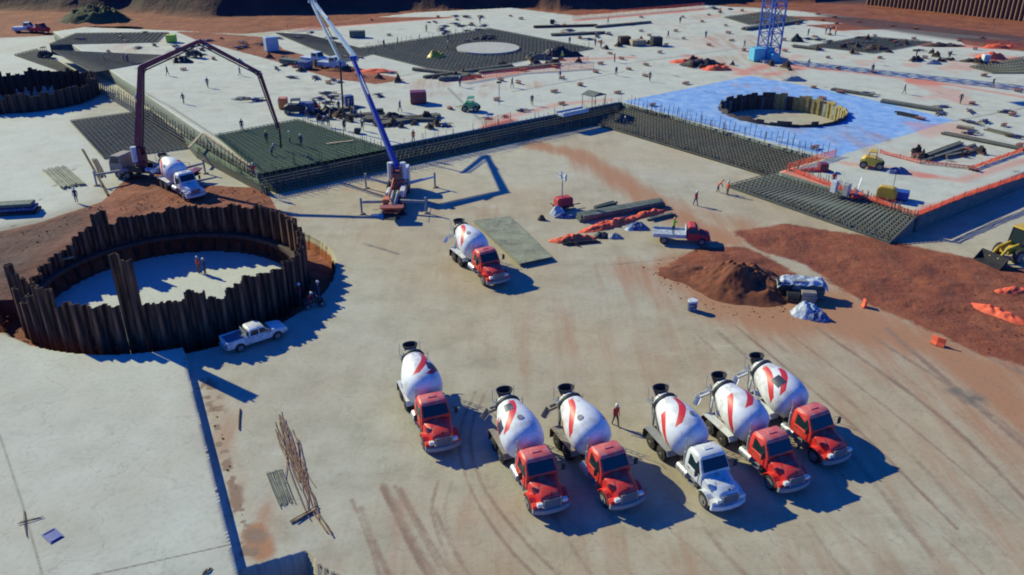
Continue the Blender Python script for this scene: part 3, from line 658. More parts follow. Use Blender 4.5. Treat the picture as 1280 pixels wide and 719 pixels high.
for i, (px, py, ps, sh, he, lb) in enumerate([
    (340,196,'bend','denim','hair','worker bending at the end of the hanging hose on the green mat'), (334,180,'stand','denim','helmet_y','worker standing left of the hanging hose on the green mat'),
    (363,180,'stand','vest_g','hair','worker in lime vest right of the hanging hose on the green mat'), (377,184,'walk','denim','hair','worker walking on the green mat right of the hose group'),
    (303,164,'stand','denim','helmet_y','lone worker at the upper edge of the green mat'), (318,222,'stand','vest_r','hair','worker in red at the near left corner of the green mat'),
    (404,158,'bend','khaki','hair','worker bending at the top edge of the green mat'), (411,159,'stand','denim','hair','worker standing at the top edge of the green mat, beside the bending one'),
    (431,164,'stand','denim','hair','worker holding the end of the blue boom hose'), (452,154,'walk','denim','helmet_y','worker walking right of the blue boom hose'),
    (453,163,'bend','denim','hair','worker bending down right of the blue boom hose'), (395,139,'stand','vest','hair','worker in orange beside the dark equipment cluster'),
    (400,143,'walk','vest_r','hair','worker in red beside the dark equipment cluster'), (408,140,'stand','denim','hair','worker in dark blue beside the dark equipment cluster'), (437,139,'stand','khaki','helmet_y','worker standing by the small pump left of the blue boom'),
    (350,136,'stand','vest','hair','worker in orange at the left end of the equipment cluster'), (517,178,'stand','vest','khaki_'[:0] or 'hair','worker in orange by the slab edge right of the blue boom foot'),
    (155,78,'stand','denim','hair','first of two workers at the end of the dark far mat'), (160,79,'stand','denim','hair','second of two workers at the end of the dark far mat, nearest the pale slab'),
    (131,78,'stand','khaki','hair','worker alone on the grey far mat left of the pair'), (575,109,'stand','denim','hair','worker at the left end of the red netting by the dark bin'),
    (712,56,'stand','denim','hair','worker at the far right corner of the dark recess'), (725,49,'stand','denim','hair','worker on the pale slab beyond the dark recess'), (744,58,'stand','denim','hair','worker left of the distant machinery row'),
    (751,60,'stand','vest','hair','worker in orange left of the distant machinery row'), (768,78,'stand','vest_r','hair','worker in red on pale slab below the distant machinery'), (882,48,'stand','denim','hair','lone distant worker left of the blue crane mast'),
    (1010,45,'stand','denim','hair','distant worker right of the blue crane mast'), (1032,43,'stand','denim','helmet_y','distant worker, left of three beyond the grey patch'), (1037,43,'walk','denim','hair','distant worker, middle of three beyond the grey patch'),
    (1044,44,'stand','vest','hair','distant worker in orange, right of three beyond the grey patch'), (1145,72,'stand','denim','hair','distant worker on the washed slab at upper right'), (1041,233,'stand','vest_r','hair','worker in red left of the small upright cabinets'),
    (900,18,'stand','vest','hair','distant worker at the far edge left of the crane mast'), (1186,75,'walk','denim','hair','distant worker walking left of the red heap'), (560,62,'stand','vest_g','hair','worker in lime at the left rim of the dark recess'), (533,40,'stand','vest_g','hair','worker in lime vest on the far pale slab strip'),
    (690,73,'stand','khaki','hair','worker among the steel bundles at the recess corner'),(703,76,'stand','vest_g','hair','worker in lime among the steel bundles at the recess corner'),(681,76,'bend','denim','hair','worker bending among the steel bundles at the recess corner')]):
    P_(px, py, UZ+.05, ps, sh, ('denim','khaki')[i % 2], he, lb, R(rr.uniform(0,360)))

# ------------------------------------------------------------------ mixer truck
def wheel_at(parent, x, y, r, wdt, dual=False, name='wheel', mirrored=1):
    b = MB(); n = 22
    prof = [(.62,.0),(.62,.10),(.93,.12),(1.0,.28),(1.0,.72),(.93,.88),(.62,.9),(.62,1.0)]
    def ring_(y0, wd_):
        secs = []
        for q, t_ in prof: secs.append([(math.cos(2*math.pi*k/n)*r*q, y0+(t_-.5)*wd_, math.sin(2*math.pi*k/n)*r*q) for k in range(n)])
        b.loft(secs, closed_ends=True)
    if dual: ring_(-wdt*.27, wdt*.48); ring_(wdt*.27, wdt*.48)
    else: ring_(0, wdt)
    wo = b.build(name, M['rubber'], parent, smooth=True); wo.location = (x, y, r)
    rb = MB(); sg = 1 if y > 0 else -1; yo = sg*wdt*.5
    if dual: secs = [(.6,-.02),(.55,-.02),(.5,-.16),(.24,-.18),(.22,.0),(.05,.02)]
    else: secs = [(.62,.01),(.58,.012),(.52,-.05),(.26,-.03),(.22,.07),(.05,.08)]
    rb.loft([[(math.cos(2*math.pi*k/n)*r*q, yo+sg*t_, math.sin(2*math.pi*k/n)*r*q) for k in range(n)] for q, t_ in secs])
    for k in range(8): a = 2*math.pi*k/8; rb.cyl((math.cos(a)*r*.36, yo-sg*.06, math.sin(a)*r*.36), (math.cos(a)*r*.36, yo+sg*.0, math.sin(a)*r*.36), .02, n=5)
    rb.build('rim', M['rim'], wo, smooth=True); return wo
DRUM_BANDS = {
 'a': [(1.30,.46,.16,.21,-1.3,1.05),(2.50,.46,.18,.20,-.5,1.45),(-.9,.46,.16,.21,-1.3,1.05),(4.5,.46,.16,.20,-.6,1.3)],
}
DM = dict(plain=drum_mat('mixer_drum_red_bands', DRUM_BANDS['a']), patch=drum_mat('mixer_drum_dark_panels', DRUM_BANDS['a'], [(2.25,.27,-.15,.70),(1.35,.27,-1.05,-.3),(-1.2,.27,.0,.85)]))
def make_mixer(label, body, roof, dm, spin, chute_side, deckm, loc, rz, group='concrete mixer trucks'):
    t = thing('mixer_truck', label, 'mixer truck', loc, rz, group)
    b = MB()
    for s in (-1,1): b.box(-4.1,3.95,s*.45-.05,s*.45+.05,.72,1.0)
    for x in (-3.9,-2.4,-1.0,.2,1.5,3.0): b.box(x-.07,x+.07,-.4,.4,.76,.94)
    for x in (-1.75,-3.1,3.15): b.cyl((x,-.85,.52),(x,.85,.52),.09,n=8)
    b.box(-1.9,-1.6,-.2,.2,.4,.66); b.box(-3.25,-2.95,-.2,.2,.4,.66); b.box(1.0,2.4,-.3,.3,.5,.72)
    b.build('chassis', M['dark'], t)
    for s in (-1,1):
        wheel_at(t, 3.15, s*1.03, .53, .32); 
        for x in (-1.75,-3.1): wheel_at(t, x, s*.92, .52, .56, True)
    # cab
    c = MB(); W2 = 1.04
    secs = []
    for (x, hw, z0, z1, tw) in ((.75,W2,1.0,2.60,.90),(1.0,W2,1.0,2.74,.92),(1.75,W2,1.0,2.80,.93),(2.05,W2,1.0,2.72,.91),(2.55,W2*.98,1.0,1.95,.96)):
        zb = 1.75; secs.append([(x,-hw+.06,z0),(x,hw-.06,z0),(x,hw,z0+.12),(x,hw,min(zb,z1-.15)),(x,tw,z1-.08),(x,tw-.1,z1),(x,-tw+.1,z1),(x,-tw,z1-.08),(x,-hw,min(zb,z1-.15)),(x,-hw,z0+.12)])
    c.loft(secs); cab = c.build('cab', M[body], t, smooth=True, bevel=.025)
    rf = MB(); rf.loft([[(x,-hw,z),(x,hw,z),(x,hw-.06,z+.07),(x,-hw+.06,z+.07)] for x, hw, z in ((.78,.84,2.62),(1.0,.86,2.75),(1.75,.87,2.81),(2.02,.85,2.74),(2.14,.83,2.62))]); rf.box(1.3,1.6,-.3,.3,2.87,2.92)
    rf.build('roof', M[roof], cab, smooth=True, bevel=.02)
    # windscreen follows the slope between (2.05,2.72) and (2.55,1.95)
    g = MB(); dx, dz = .5, -.77; nx, nz = .77/.918, .5/.918
    def ws(u, y): return (2.05+dx*u+nx*.028, y, 2.72+dz*u+nz*.028)
    g.plate([ws(.10,-.80),ws(.93,-.87),ws(.93,.87),ws(.10,.80)], .015); wsn = g.build('windscreen', M['glass'], cab)
    fr = MB(); fr.bar(ws(.06,0), ws(.95,0), .035, .02); fr.build('window_frame', M['dark'], cab)
    for s in (-1,1):
        d = MB(); yy = s*(W2+.012)
        d.prism([(1.05,1.12),(2.22,1.12),(2.30,1.72),(1.05,1.72)], yy-.012, yy+.012); door = d.build('door', M[body], t, bevel=.01)
        h = MB(); h.bar((1.15,yy+s*.03,1.6),(1.35,yy+s*.03,1.6),.03,.03); h.build('handle', M['dark'], door)
        sg = MB(); f = lambda x, z: (x, s*(W2-.14*(z-1.75)/.85+.016), z)
        sg.plate([f(1.1,1.80),f(2.36,1.80),f(2.02,2.50),f(1.1,2.50)], .012*(-s)); sg.build('side_window', M['glass'], t)
        m_ = MB(); m_.tube([(2.3,s*1.05,2.35),(2.45,s*1.38,2.4),(2.45,s*1.38,1.85),(2.35,s*1.05,1.8)], .018, 5); m_.box(2.43,2.53,s*1.38-.11,s*1.38+.11,1.9,2.35); m_.build('mirror', M['dark'], t, bevel=.01)
        hl = MB(); hl.loft([[(4.12-q*.0+x_, s*.78+y_*.17, 1.12+z_*.12) for y_, z_ in ((-1,-1),(1,-.8),(1,.9),(-1,1))] for q, x_ in ((0,-.12),(1,.13))]); hl.build('headlight', M['lens'], t, bevel=.02)
        st = MB(); st.box(1.2,1.9,s*.85-.18,s*.85+.22,.48,.53); st.box(1.2,1.9,s*.8-.16,s*.8+.2,.78,.83); st.box(1.2,1.25,s*.9-.1,s*.9+.1,.5,.95); st.box(1.85,1.9,s*.9-.1,s*.9+.1,.5,.95); st.build('step', M['chrome'], t)
        tk = MB(); tk.cyl((.05,s*.88,.82),(1.12,s*.88,.82),.31,n=18); tk.cyl((.3,s*.88,.82),(.36,s*.88,.82),.325,n=18); tk.cyl((.8,s*.88,.82),(.86,s*.88,.82),.325,n=18); tk.build('fuel_tank', M['chrome'], t, smooth=True)
        fn = MB(); pts = [(math.cos(a)*.66+3.15, math.sin(a)*.60+.58) for a in np.linspace(R(172),R(8),9)]
        inn = [(math.cos(a)*.60+3.15, math.sin(a)*.545+.58) for a in np.linspace(R(8),R(172),9)]
        y0_, y1_ = sorted((s*.72, s*1.2))
        for i in range(8):
            q = [pts[i], pts[i+1], inn[7-i], inn[8-i]]; fn.prism(q, y0_, y1_)
        fn.box(3.70,4.05,*sorted((s*.6,s*1.17)),.72,1.02); fn.build('fender', M[body], t, smooth=True)
        rfn = MB(); prof = [(-3.95,.95),(-3.8,1.13),(-1.05,1.13),(-.85,.85),(-.80,.88),(-1.0,1.18),(-3.85,1.18),(-4.0,.98)]
        rfn.prism(prof, *sorted((s*.60,s*1.22))); rfn.build('rear_fender', M[deckm], t)
        mf = MB(); mf.box(-4.03,-4.0,*sorted((s*.62,s*1.2)),.25,.9); mf.build('mud_flap', M['rubber'], t)
    hd = MB(); secs = []
    for x, hb, ht, zt in ((2.50,.98,.80,1.86),(2.9,.92,.72,1.80),(3.5,.82,.62,1.70),(3.95,.74,.55,1.56),(4.10,.70,.46,1.40)):
        secs.append([(x,-hb,.98),(x,hb,.98),(x,hb,zt-.34),(x,(hb+ht)/2+.03,zt-.12),(x,ht*.7,zt),(x,-ht*.7,zt),(x,-(hb+ht)/2-.03,zt-.12),(x,-hb,zt-.34)])
    hd.loft(secs); hood = hd.build('hood', M[body], t, smooth=True, bevel=.03)
    lg = MB(); lg.cyl((3.92,0,1.60),(3.97,0,1.64),.06,n=8); lg.build('hood_badge', M['dark'], hood)
    gr = MB(); gr.prism([(4.08,.82),(4.20,.82),(4.17,1.36),(4.05,1.36)], -.50, .50); gr_ = gr.build('grille', M['dark'], t)
    gb = MB(); gb.prism([(4.18,.80),(4.235,.80),(4.205,1.40),(4.15,1.40)], -.56,-.50); gb.prism([(4.18,.80),(4.235,.80),(4.205,1.40),(4.15,1.40)], .50,.56)
    for k in range(7): z = .84+k*.085; gb.box(4.19-.005*k,4.225-.005*k,-.5,.5,z,z+.035)
    gb.build('grille_bars', M['chrome'], gr_)
    bp = MB(); bp.loft([[(4.12-.22*abs(y_)**2.5,y_*1.2,.46),(4.38-.30*abs(y_)**2.5,y_*1.2,.48),(4.38-.30*abs(y_)**2.5,y_*1.2,.76),(4.12-.22*abs(y_)**2.5,y_*1.2,.80)] for y_ in (-1,-.85,-.5,0,.5,.85,1)])
    bp.build('bumper', M['grey_paint' if body=='red' else body], t, bevel=.015)
    ex = MB(); ex.cyl((.55,-.85,1.0),(.55,-.85,2.6),.09,n=10); ex.cyl((.55,-.85,2.6),(.48,-.85,3.15),.055,n=8); ex.cyl((.55,-.85,1.3),(.55,-.85,2.2),.14,n=12); ex.build('exhaust_stack', M['chrome'], t, smooth=True)
    wt = MB(); wt.cyl((.42,.2,1.35),(.42,1.05,1.35),.26,n=16); wt.build('water_tank', M['white'], t, smooth=True)
    # drum pedestal, hoses
    pd = MB(); pd.box(.18,.34,-.42,.42,1.0,2.3); pd.box(-.0,.34,-.28,.28,1.55,2.15); pd.box(-4.0,.3,-.2,.2,1.0,1.06); 
    for s in (-1,1): pd.bar((-.5,s*.45,1.0),(.26,s*.40,2.0),.1,.1); pd.bar((-4.0,s*.5,1.0),(-3.72,s*.62,2.55),.14,.12); pd.bar((-3.2,s*.5,1.0),(-3.72,s*.62,2.5),.10,.10)
    pd.box(-3.82,-3.62,-.72,.72,2.28,2.42)
    pd.build('drum_pedestal', M[deckm], t)
    # drum: axis from the low front to the high rear
    A = Vector((.22,0,2.05)); Bv = Vector((-4.02,0,3.12)); L_ = (Bv-A).length; tilt = math.atan2(Bv.z-A.z, A.x-Bv.x)
    cen = (A+Bv)/2
    prof = [(2.18,.10),(2.17,.50),(2.05,.90),(1.78,1.20),(1.40,1.33),(.95,1.37),(.45,1.35),(-.2,1.23),(-.85,1.03),(-1.40,.84),(-1.62,.74),(-1.64,.80),(-1.80,.80),(-1.82,.72),(-2.1,.60),(-2.12,.52)]
    db = MB(); n = 48
    db.loft([[(x_, r_*math.cos(2*math.pi*k/n), r_*math.sin(2*math.pi*k/n)) for k in range(n)] for x_, r_ in prof])
    dr = db.build('drum', DM[dm], t, smooth=True); dr.location = cen; dr.rotation_euler = (spin, tilt, 0)
    tr_ = MB(); tr_.loft([[(x_, r_*math.cos(2*math.pi*k/n), r_*math.sin(2*math.pi*k/n)) for k in range(n)] for x_, r_ in ((-1.60,.70),(-1.60,.835),(-1.78,.835),(-1.78,.70))], closed_ends=False)
    tr_.build('track_ring', M['dark'], dr, smooth=True)
    hb = MB()
    for k in range(1): a = R(60+k*180); hb.cyl((.6,1.3*math.cos(a),1.3*math.sin(a)),(.6,1.39*math.cos(a),1.39*math.sin(a)),.2,n=12)
    hb.build('hatch', M['grey_paint'], dr)
    # hopper: an open funnel
    hp = MB(); N_ = 16
    def rect(x0,x1,y,z): return [(x0,-y,z),(x1,-y,z),(x1,y,z),(x0,y,z)]
    o_ = [rect(-4.42,-3.98,.25,3.05), rect(-4.62,-3.80,.50,3.72), rect(-4.64,-3.78,.52,3.80)]
    i_ = [rect(-4.58,-3.84,.46,3.80), rect(-4.38,-4.02,.21,3.12)]
    rnd = lambda q: [(((q[0][0]+q[1][0])/2)+(q[1][0]-q[0][0])/2*math.cos(2*math.pi*k/N_)*1.1, q[2][1]*math.sin(2*math.pi*k/N_)*1.1, q[0][2]) for k in range(N_)]
    hp.loft([rnd(q) for q in o_+i_]); hp.build('hopper', M['dark'], t, smooth=True)
    hf = MB()
    for s in (-1,1): hf.bar((-4.0,s*.5,1.0),(-4.35,s*.5,3.1),.08,.08); hf.bar((-3.75,s*.6,2.5),(-4.3,s*.5,3.0),.08,.08); hf.tube([(-3.95,s*.75,2.9),(-4.45,s*.75,2.9),(-4.45,s*.75,3.85),(-3.95,s*.75,3.85)], .022, 5)
    hf.box(-4.5,-3.9,-.85*1,-.55,2.84,2.88); hf.build('hopper_frame', M['grey_paint'], t)
    # chute folded beside the hopper
    ch = MB(); s = chute_side
    def chute(p0, p1, rad):
        p0, p1 = Vector(p0), Vector(p1); d = (p1-p0).normalized(); sx = d.cross(Vector((0,0,1))).normalized(); uz = sx.cross(d)
        secs = []
        for p in (p0,p1):
            ro = [p+sx*math.cos(a)*rad+uz*(-math.sin(a))*rad for a in np.linspace(0,math.pi,9)]; ri = [p+sx*math.cos(a)*(rad-.03)+uz*(-math.sin(a))*(rad-.03) for a in np.linspace(math.pi,0,9)]
            secs.append(ro+ri)
        ch.loft(secs)
    chute((-4.45,s*.05,2.55),(-4.95,s*.85,1.95),.27); chute((-4.95,s*.80,2.0),(-4.45,s*1.45,1.75),.24)
    ch.build('chute', M['deck' if deckm=='deck' else 'white'], t, smooth=True)
    ld = MB()
    for y_ in (.95,1.25): ld.bar((-3.95,y_,1.0),(-4.15,y_,3.0),.035,.035)
    for k in range(7): ld.bar((-3.98-.026*k,.95,1.2+.27*k),(-3.98-.026*k,1.25,1.2+.27*k),.025,.025)
    ld.build('ladder', M['grey_paint'], t)
    tl = MB(); tl.box(-4.16,-4.1,-1.0,-.7,.8,.92); tl.box(-4.16,-4.1,.7,1.0,.8,.92); tl.box(-4.12,-4.0,-1.1,1.1,.68,.80,0); tl.build('tail_light', M['amber'], t)
    return t
def truck_pose(hop, bum):
    a = Vector(G(*hop, 3.75)); b_ = Vector(G(*bum, .5)); d = b_-a; c = b_ - d.normalized()*4.35
    return (c.x, c.y, 0), math.atan2(d.y, d.x)
TR = [
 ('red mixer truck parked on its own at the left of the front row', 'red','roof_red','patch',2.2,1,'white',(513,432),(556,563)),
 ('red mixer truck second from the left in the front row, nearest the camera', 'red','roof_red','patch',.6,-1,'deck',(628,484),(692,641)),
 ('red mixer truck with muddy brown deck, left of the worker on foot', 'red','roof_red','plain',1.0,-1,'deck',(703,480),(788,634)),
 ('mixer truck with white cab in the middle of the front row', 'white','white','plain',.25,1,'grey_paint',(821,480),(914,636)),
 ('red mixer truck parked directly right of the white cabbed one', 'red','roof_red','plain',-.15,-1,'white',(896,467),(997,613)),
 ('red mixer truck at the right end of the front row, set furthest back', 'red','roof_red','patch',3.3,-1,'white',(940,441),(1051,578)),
 ('red mixer truck standing alone mid yard beside the grey mat stack', 'red','roof_red','plain',.9,-1,'white',(574,276),(625,354)),
 ('white mixer truck feeding the pump with the dark red boom', 'white','white','plain',1.5,-1,'white',(203,190),(250,244))]
for lb, bo, ro, dm, sp_, cs, dk, hop, bum in TR:
    loc, rz = truck_pose(hop, bum)
    if 'feeding' in lb: loc = (*G(228,241), .12)
    make_mixer(lb, bo, ro, dm, sp_, cs, dk, loc, rz)

# ------------------------------------------------------------------ reinforcement mats, bundles, heaps, netting
M['mat_pad'] = mat('mat_blinding_dark', (.12,.145,.125), .95, .35, .25, dirt=(.20,.20,.17), dirt_amt=.3)
M['green_pad'] = mat('mat_blinding_green', (.085,.15,.07), .95, .3, .25, dirt=(.03,.05,.04), dirt_amt=.4)
M['navy_pad'] = mat('mat_blinding_wet', (.035,.05,.07), .9, .4, .2, dirt=(.10,.13,.12), dirt_amt=.4)
M['brown_pad'] = mat('mat_blinding_brown', (.10,.105,.08), .95, .4, .2, dirt=(.15,.10,.07), dirt_amt=.35)
def rebar_mat(px4, z, label, pad='mat_pad', bar='rebar', sp=.55, th_=.12, thick=None, posts=0, posth=.9, group=None, hh_=.12, uv=False):
    zs = z if isinstance(z, (list,tuple)) else [z]*4; z = 0
    c = [(Vector((*(UA+px*E1+py*E2), 0)) if uv else Vector((*G(px, py, q), 0))) for (px, py), q in zip(px4, zs)]; o = c[0].copy(); rz = 0
    t = thing('rebar_mat', label, 'rebar mat', (o.x, o.y, 0), 0, group); c = [q-o for q in c]
    b = MB(); c = [Vector((q.x, q.y, h)) for q, h in zip(c, zs)]
    b.add([(*q.xy, -.02 if thick is None else q.z-thick) for q in c]+[(*q.xy, q.z) for q in c], [(3,2,1,0),(4,5,6,7),(0,1,5,4),(1,2,6,5),(2,3,7,6),(3,0,4,7)]); b.build('pad', M[pad], t)
    def L(u, v): return (c[0]*(1-u)+c[1]*u)*(1-v)+(c[3]*(1-u)+c[2]*u)*v
    g = MB(); nu = max(3, int((c[1]-c[0]).length/sp)); nv = max(3, int((c[3]-c[0]).length/sp))
    for i in range(nu+1):
        a, e = L(i/nu, 0), L(i/nu, 1); g.bar((a.x,a.y,a.z+hh_), (e.x,e.y,e.z+hh_), th_*.6, th_*.6)
    for j in range(nv+1):
        a, e = L(0, j/nv), L(1, j/nv); g.bar((a.x,a.y,a.z+hh_+.05), (e.x,e.y,e.z+hh_+.05), th_*.6, th_*.6)
    g.build('bar_grid', M[bar], t)
    if posts:
        g = MB()
        for k in range(posts):
            side = k % 2; u = rr.random(); a = L(u, 0.02 if side else .98) if (c[1]-c[0]).length > (c[3]-c[0]).length else L(.02 if side else .98, u)
            hgt = posth*rr.uniform(.7, 1.15); g.bar((a.x,a.y,a.z), (a.x+rr.uniform(-.06,.06),a.y+rr.uniform(-.06,.06),a.z+hgt), .05, .05)
        tag(g.build('starter_bars', M[bar], t), kind='stuff')
    return t
rebar_mat([(269,170),(372,150),(484,186),(325,217)], UZ+.06, 'green reinforcement mat with workers at the near corner of the upper slab', 'green_pad', 'green_bar', .6, .13, thick=.05, posts=60)
rebar_mat([(88,152),(188,138),(243,184),(130,198)], .12, 'grey reinforcement mat on low ground behind the dark red pump boom', 'mat_pad', 'rebar', .6, .13)
rebar_mat([(245,190),(226,168),(318,222),(332,236)], .9, 'narrow brownish rebar strip below the slab edge beside the white mixer', 'brown_pad', 'green_bar', .6, .13, posts=60)
rebar_mat([(62,56),(96,42),(208,41),(196,53)], UZ+.05, 'dark blue reinforcement mat farthest at upper left', 'navy_pad', 'rebar', 1.1, .17)
rebar_mat([(66,64),(205,70),(185,78),(114,91)], UZ+.05, 'grey reinforcement mat in front of the dark one at upper left', 'mat_pad', 'rebar', 1.1, .17, thick=.04)
rebar_mat([(18,69),(46,62),(100,93),(92,95)], .1, 'low navy reinforcement mat beside the ring cut by the left edge', 'navy_pad', 'rebar', 1.1, .17)
rebar_mat([(442,62),(612,36),(742,61),(560,92)], UZ+.05, 'large dark reinforcement mat round the distant white disc', 'navy_pad', 'rebar', 1.1, .17, thick=.05, posts=90, posth=1.4)
rebar_mat([(345,42),(385,44),(470,66),(430,78)], UZ+.04, 'dark mat behind the row of parked equipment left of the boom top', 'navy_pad', 'rebar', 1.1, .17, thick=.04)
rebar_mat([(908,233),(982,213),(1144,273),(1112,304)], [.12,1.8,1.8,.12], 'wide grey reinforcement mat along the near right slab edge', 'mat_pad', 'rebar', .6, .13, posts=80, posth=1.2)
rebar_mat([(52.5,-2),(59.9,-2),(59.9,-37.4),(53.5,-37.4)], [.1,1.5,1.5,.1], 'dark reinforcement strip below the blue sheeted slab edge', 'brown_pad', 'rebar', .6, .13, posts=100, posth=2.0, uv=True)
rebar_mat([(346,241),(324,218),(780,129),(742,156)], [.12,1.7,1.7,.12], 'long dark green reinforcement strip behind the blue boom pump', 'green_pad', 'rebar', .6, .13, posts=90, posth=1.5)
rebar_mat([(1012,58),(1082,46),(1165,53),(1092,67)], UZ+.05, 'dark grey reinforcement mat beyond the washed slab at upper right', 'mat_pad', 'rebar', 1.1, .17, thick=.05)
rebar_mat([(905,22),(955,15),(1010,26),(935,31)], UZ+.05, 'grey reinforcement mat behind the crane mast', 'mat_pad', 'rebar', 1.1, .17, thick=.05)
rebar_mat([(1212,84),(1290,70),(1300,92),(1240,92)], UZ+.05, 'grey reinforcement mat at the right picture edge by the red heap', 'mat_pad', 'rebar', 1.1, .17, thick=.05)
disc = MB(); cc = G3(610, 62, UZ+.06); disc.cyl((0,0,0), (0,0,.42), 6.6, n=48); tag(disc.build('concrete_disc', M['conc'], loc=cc), 'flat white concrete disc inside the distant dark mat', 'concrete disc')
# stacked mesh panels beside the lone mixer
def bundle(p0, p1, wd, n, label, m='rebar', z=0.0, r=.07, name='rebar_bundle', cat='rebar bundle', group=None, wob=.15, lay=2):
    a = Vector((*G(*p0, z), z)); e = Vector((*G(*p1, z), z)); d = (e-a).normalized(); sx = d.cross(Vector((0,0,1)))
    b = MB()
    for k in range(n):
        l = k % lay; off = (k/(n-1)-.5)*wd; s0 = rr.uniform(-wob, wob)*2; s1 = rr.uniform(-wob, wob)*2; zz = r+.02+l*r*1.6
        q0 = d*s0+sx*(off+rr.uniform(-wob,wob)*.4); q1 = (e-a)+d*s1+sx*(off+rr.uniform(-wob,wob)*.4)
        mid = (q0+q1)/2+sx*rr.uniform(-wob,wob)*.5
        for u, v in ((q0,mid),(mid,q1)): b.bar((u.x,u.y,zz), (v.x,v.y,zz), r*1.6, r*1.6)
    b.bar((sx*wd*-.55)+Vector((0,0,.02)), (sx*wd*.55)+Vector((0,0,.02)), .1, .05) if wd > .5 else None
    return tag(b.build(name, M[m], loc=a), label, cat, group)
M['panel'] = mat('galvanised_mesh_panels', (.26,.27,.20), .7, .3, .6, dirt=(.10,.10,.08), dirt_amt=.4)
bx = thing('mesh_panel_stack', 'low stack of pale greenish mesh panels right of the lone mixer truck', 'mesh panels', (*G(606,282),0)); o = Vector(bx.location)
c4 = [Vector((*G(*q, .3), 0))-o for q in ((592,276),(636,271),(688,322),(650,330))]
pb = MB()
for k in range(5):
    j = [Vector((rr.uniform(-.12,.12), rr.uniform(-.12,.12), 0)) for _ in range(4)]; z0 = .02+k*.09
    pb = MB(); pb.add([(*(c4[i]+j[0]).xy, z0) for i in range(4)]+[(*(c4[i]+j[0]).xy, z0+.03) for i in range(4)], [(3,2,1,0),(4,5,6,7),(0,1,5,4),(1,2,6,5),(2,3,7,6),(3,0,4,7)])
    for i in range(15):
        a = c4[0].lerp(c4[1], i/14)+j[0]; e = c4[3].lerp(c4[2], i/14)+j[0]; pb.bar((a.x,a.y,z0+.05), (e.x,e.y,z0+.05), .06, .05)
    pb.build('mesh_panel', M['panel'], bx)
for p0, p1, wd, n, lb, m, z, r in [
    ((368,652),(395,636),.25,4,'short rusty rods across the lower end of the long bundle','rodbrown',.02,.035),
    ((395,642),(412,668),.2,3,'rusty rods sticking out at the bottom tip of the bundle','rodbrown',.02,.035),
    ((343,590),(358,630),.9,16,'short grey brown offcut rods left of the long rusty bundle','panel',0,.022),
    ((300,512),(299,535),.1,3,'two dark short rods beside the slab step','rodbrown',0,.035),
    ((724,276),(826,257),1.1,8,'long dark formwork beams stacked behind the red netting heap','ply',0,.22),
    ((705,307),(747,303),.3,3,'dark steel beams lying below the red netting heap, pointing right','dark',0,.08),
    ((700,302),(724,308),.25,3,'short dark beams crossing below the red netting heap','dark',0,.08),
    ((812,276),(842,269),.4,4,'short grey beams right of the formwork stack','ply',0,.1),
    ((745,262),(768,256),.8,5,'small grey plank pile behind the formwork stack','ply',0,.12),
    ((455,150),(545,150),2.2,14,'large dark rebar stack right of the blue boom, upper layer','rebar',UZ,.14),
    ((470,158),(548,146),1.6,12,'large dark rebar stack right of the blue boom, nearer layer','rebar',UZ,.14),
    ((440,146),(480,143),1.0,8,'grey rebar bundle touching the blue boom line','rebar',UZ,.12),
    ((550,101),(585,98),1.4,9,'dark steel bundle at the left end of the red netting line','ply',UZ,.2),
    ((517,88),(600,97),1.0,8,'dark steel bundle below the dark recess','rebar',UZ,.15),
    ((600,92),(700,82),1.2,9,'rebar bundle along the near side of the dark recess','rebar',UZ,.15),
    ((530,98),(640,83),1.0,7,'thin rebar bundle between the recess and the dark bin','rebar',UZ,.13),
    ((1157,197),(1200,181),.6,6,'rebar bundle, leftmost of three on the right slab','rebar',UZ,.12),
    ((1160,202),(1218,184),.5,5,'rebar bundle, nearest of three on the right slab','rebar',UZ,.12),
    ((1182,198),(1222,190),.6,5,'rebar bundle, rightmost of three on the right slab','rebar',UZ,.12),
    ((1180,168),(1278,188),.9,8,'long rebar rail across the right slab behind the bundles','rebar',UZ,.1),
    ((1232,163),(1265,171),.4,5,'short rebar bundle right of the long rail','rebar',UZ,.12),
    ((1197,160),(1217,163),1.0,6,'brown timber stack left of the short bundle','wood',UZ,.12),
    ((1103,128),(1176,140),1.2,10,'long dark rebar stack at the right corner of the blue sheeting','rebar',UZ,.14),
    ((1121,143),(1145,148),.5,5,'dark bundle lying on the blue sheeting, right part','dark',UZ,.14),
    ((1040,113),(1090,121),.8,6,'greenish bundle behind the yellow rimmed pit','rebar',UZ,.13),
    ((992,59),(1024,63),1.2,8,'dark rebar bundle left of the far grey mat','rebar',UZ,.15),
    ((930,38),(1000,28),1.4,8,'far dark rebar bundle behind the crane mast','rebar',UZ,.2),
    ((745,35),(812,29),1.0,7,'thin dark bundle on the far slab','rebar',UZ,.15),
    ((668,35),(745,33),1.0,7,'dark bundle with red netting on the far slab','dark_rust',UZ,.15),
    ((690,45),(755,42),1.2,8,'grey bundle behind the recess corner','rebar',UZ,.15),
    ((410,140),(440,138),.8,6,'dark bundle between the workers and the boom hose','rebar',UZ,.15),
    ((103,188),(135,245),.15,4,'long rusty pipes lying beside the grey low mat','dark_rust',0,.06),
    ((118,200),(128,222),.6,6,'dark scrap bars beside the long pipes','dark_rust',0,.06),
    ((255,718),(266,709),.1,3,'short dark rods on the near left slab','dark_rust',.6,.03),
    ((22,655),(48,648),.1,2,'thin dark rod across the left slab joint','dark_rust',.6,.02),
    ((30,640),(34,672),.06,2,'thin rod standing along the left slab joint','dark_rust',.6,.02)]:
    bundle(p0, p1, wd, n, lb, m, z, r, name={'ply':'beam_stack','wood':'timber_stack'}.get(m,'rebar_bundle'), cat={'ply':'beams','wood':'timber'}.get(m,'rebar bundle'))
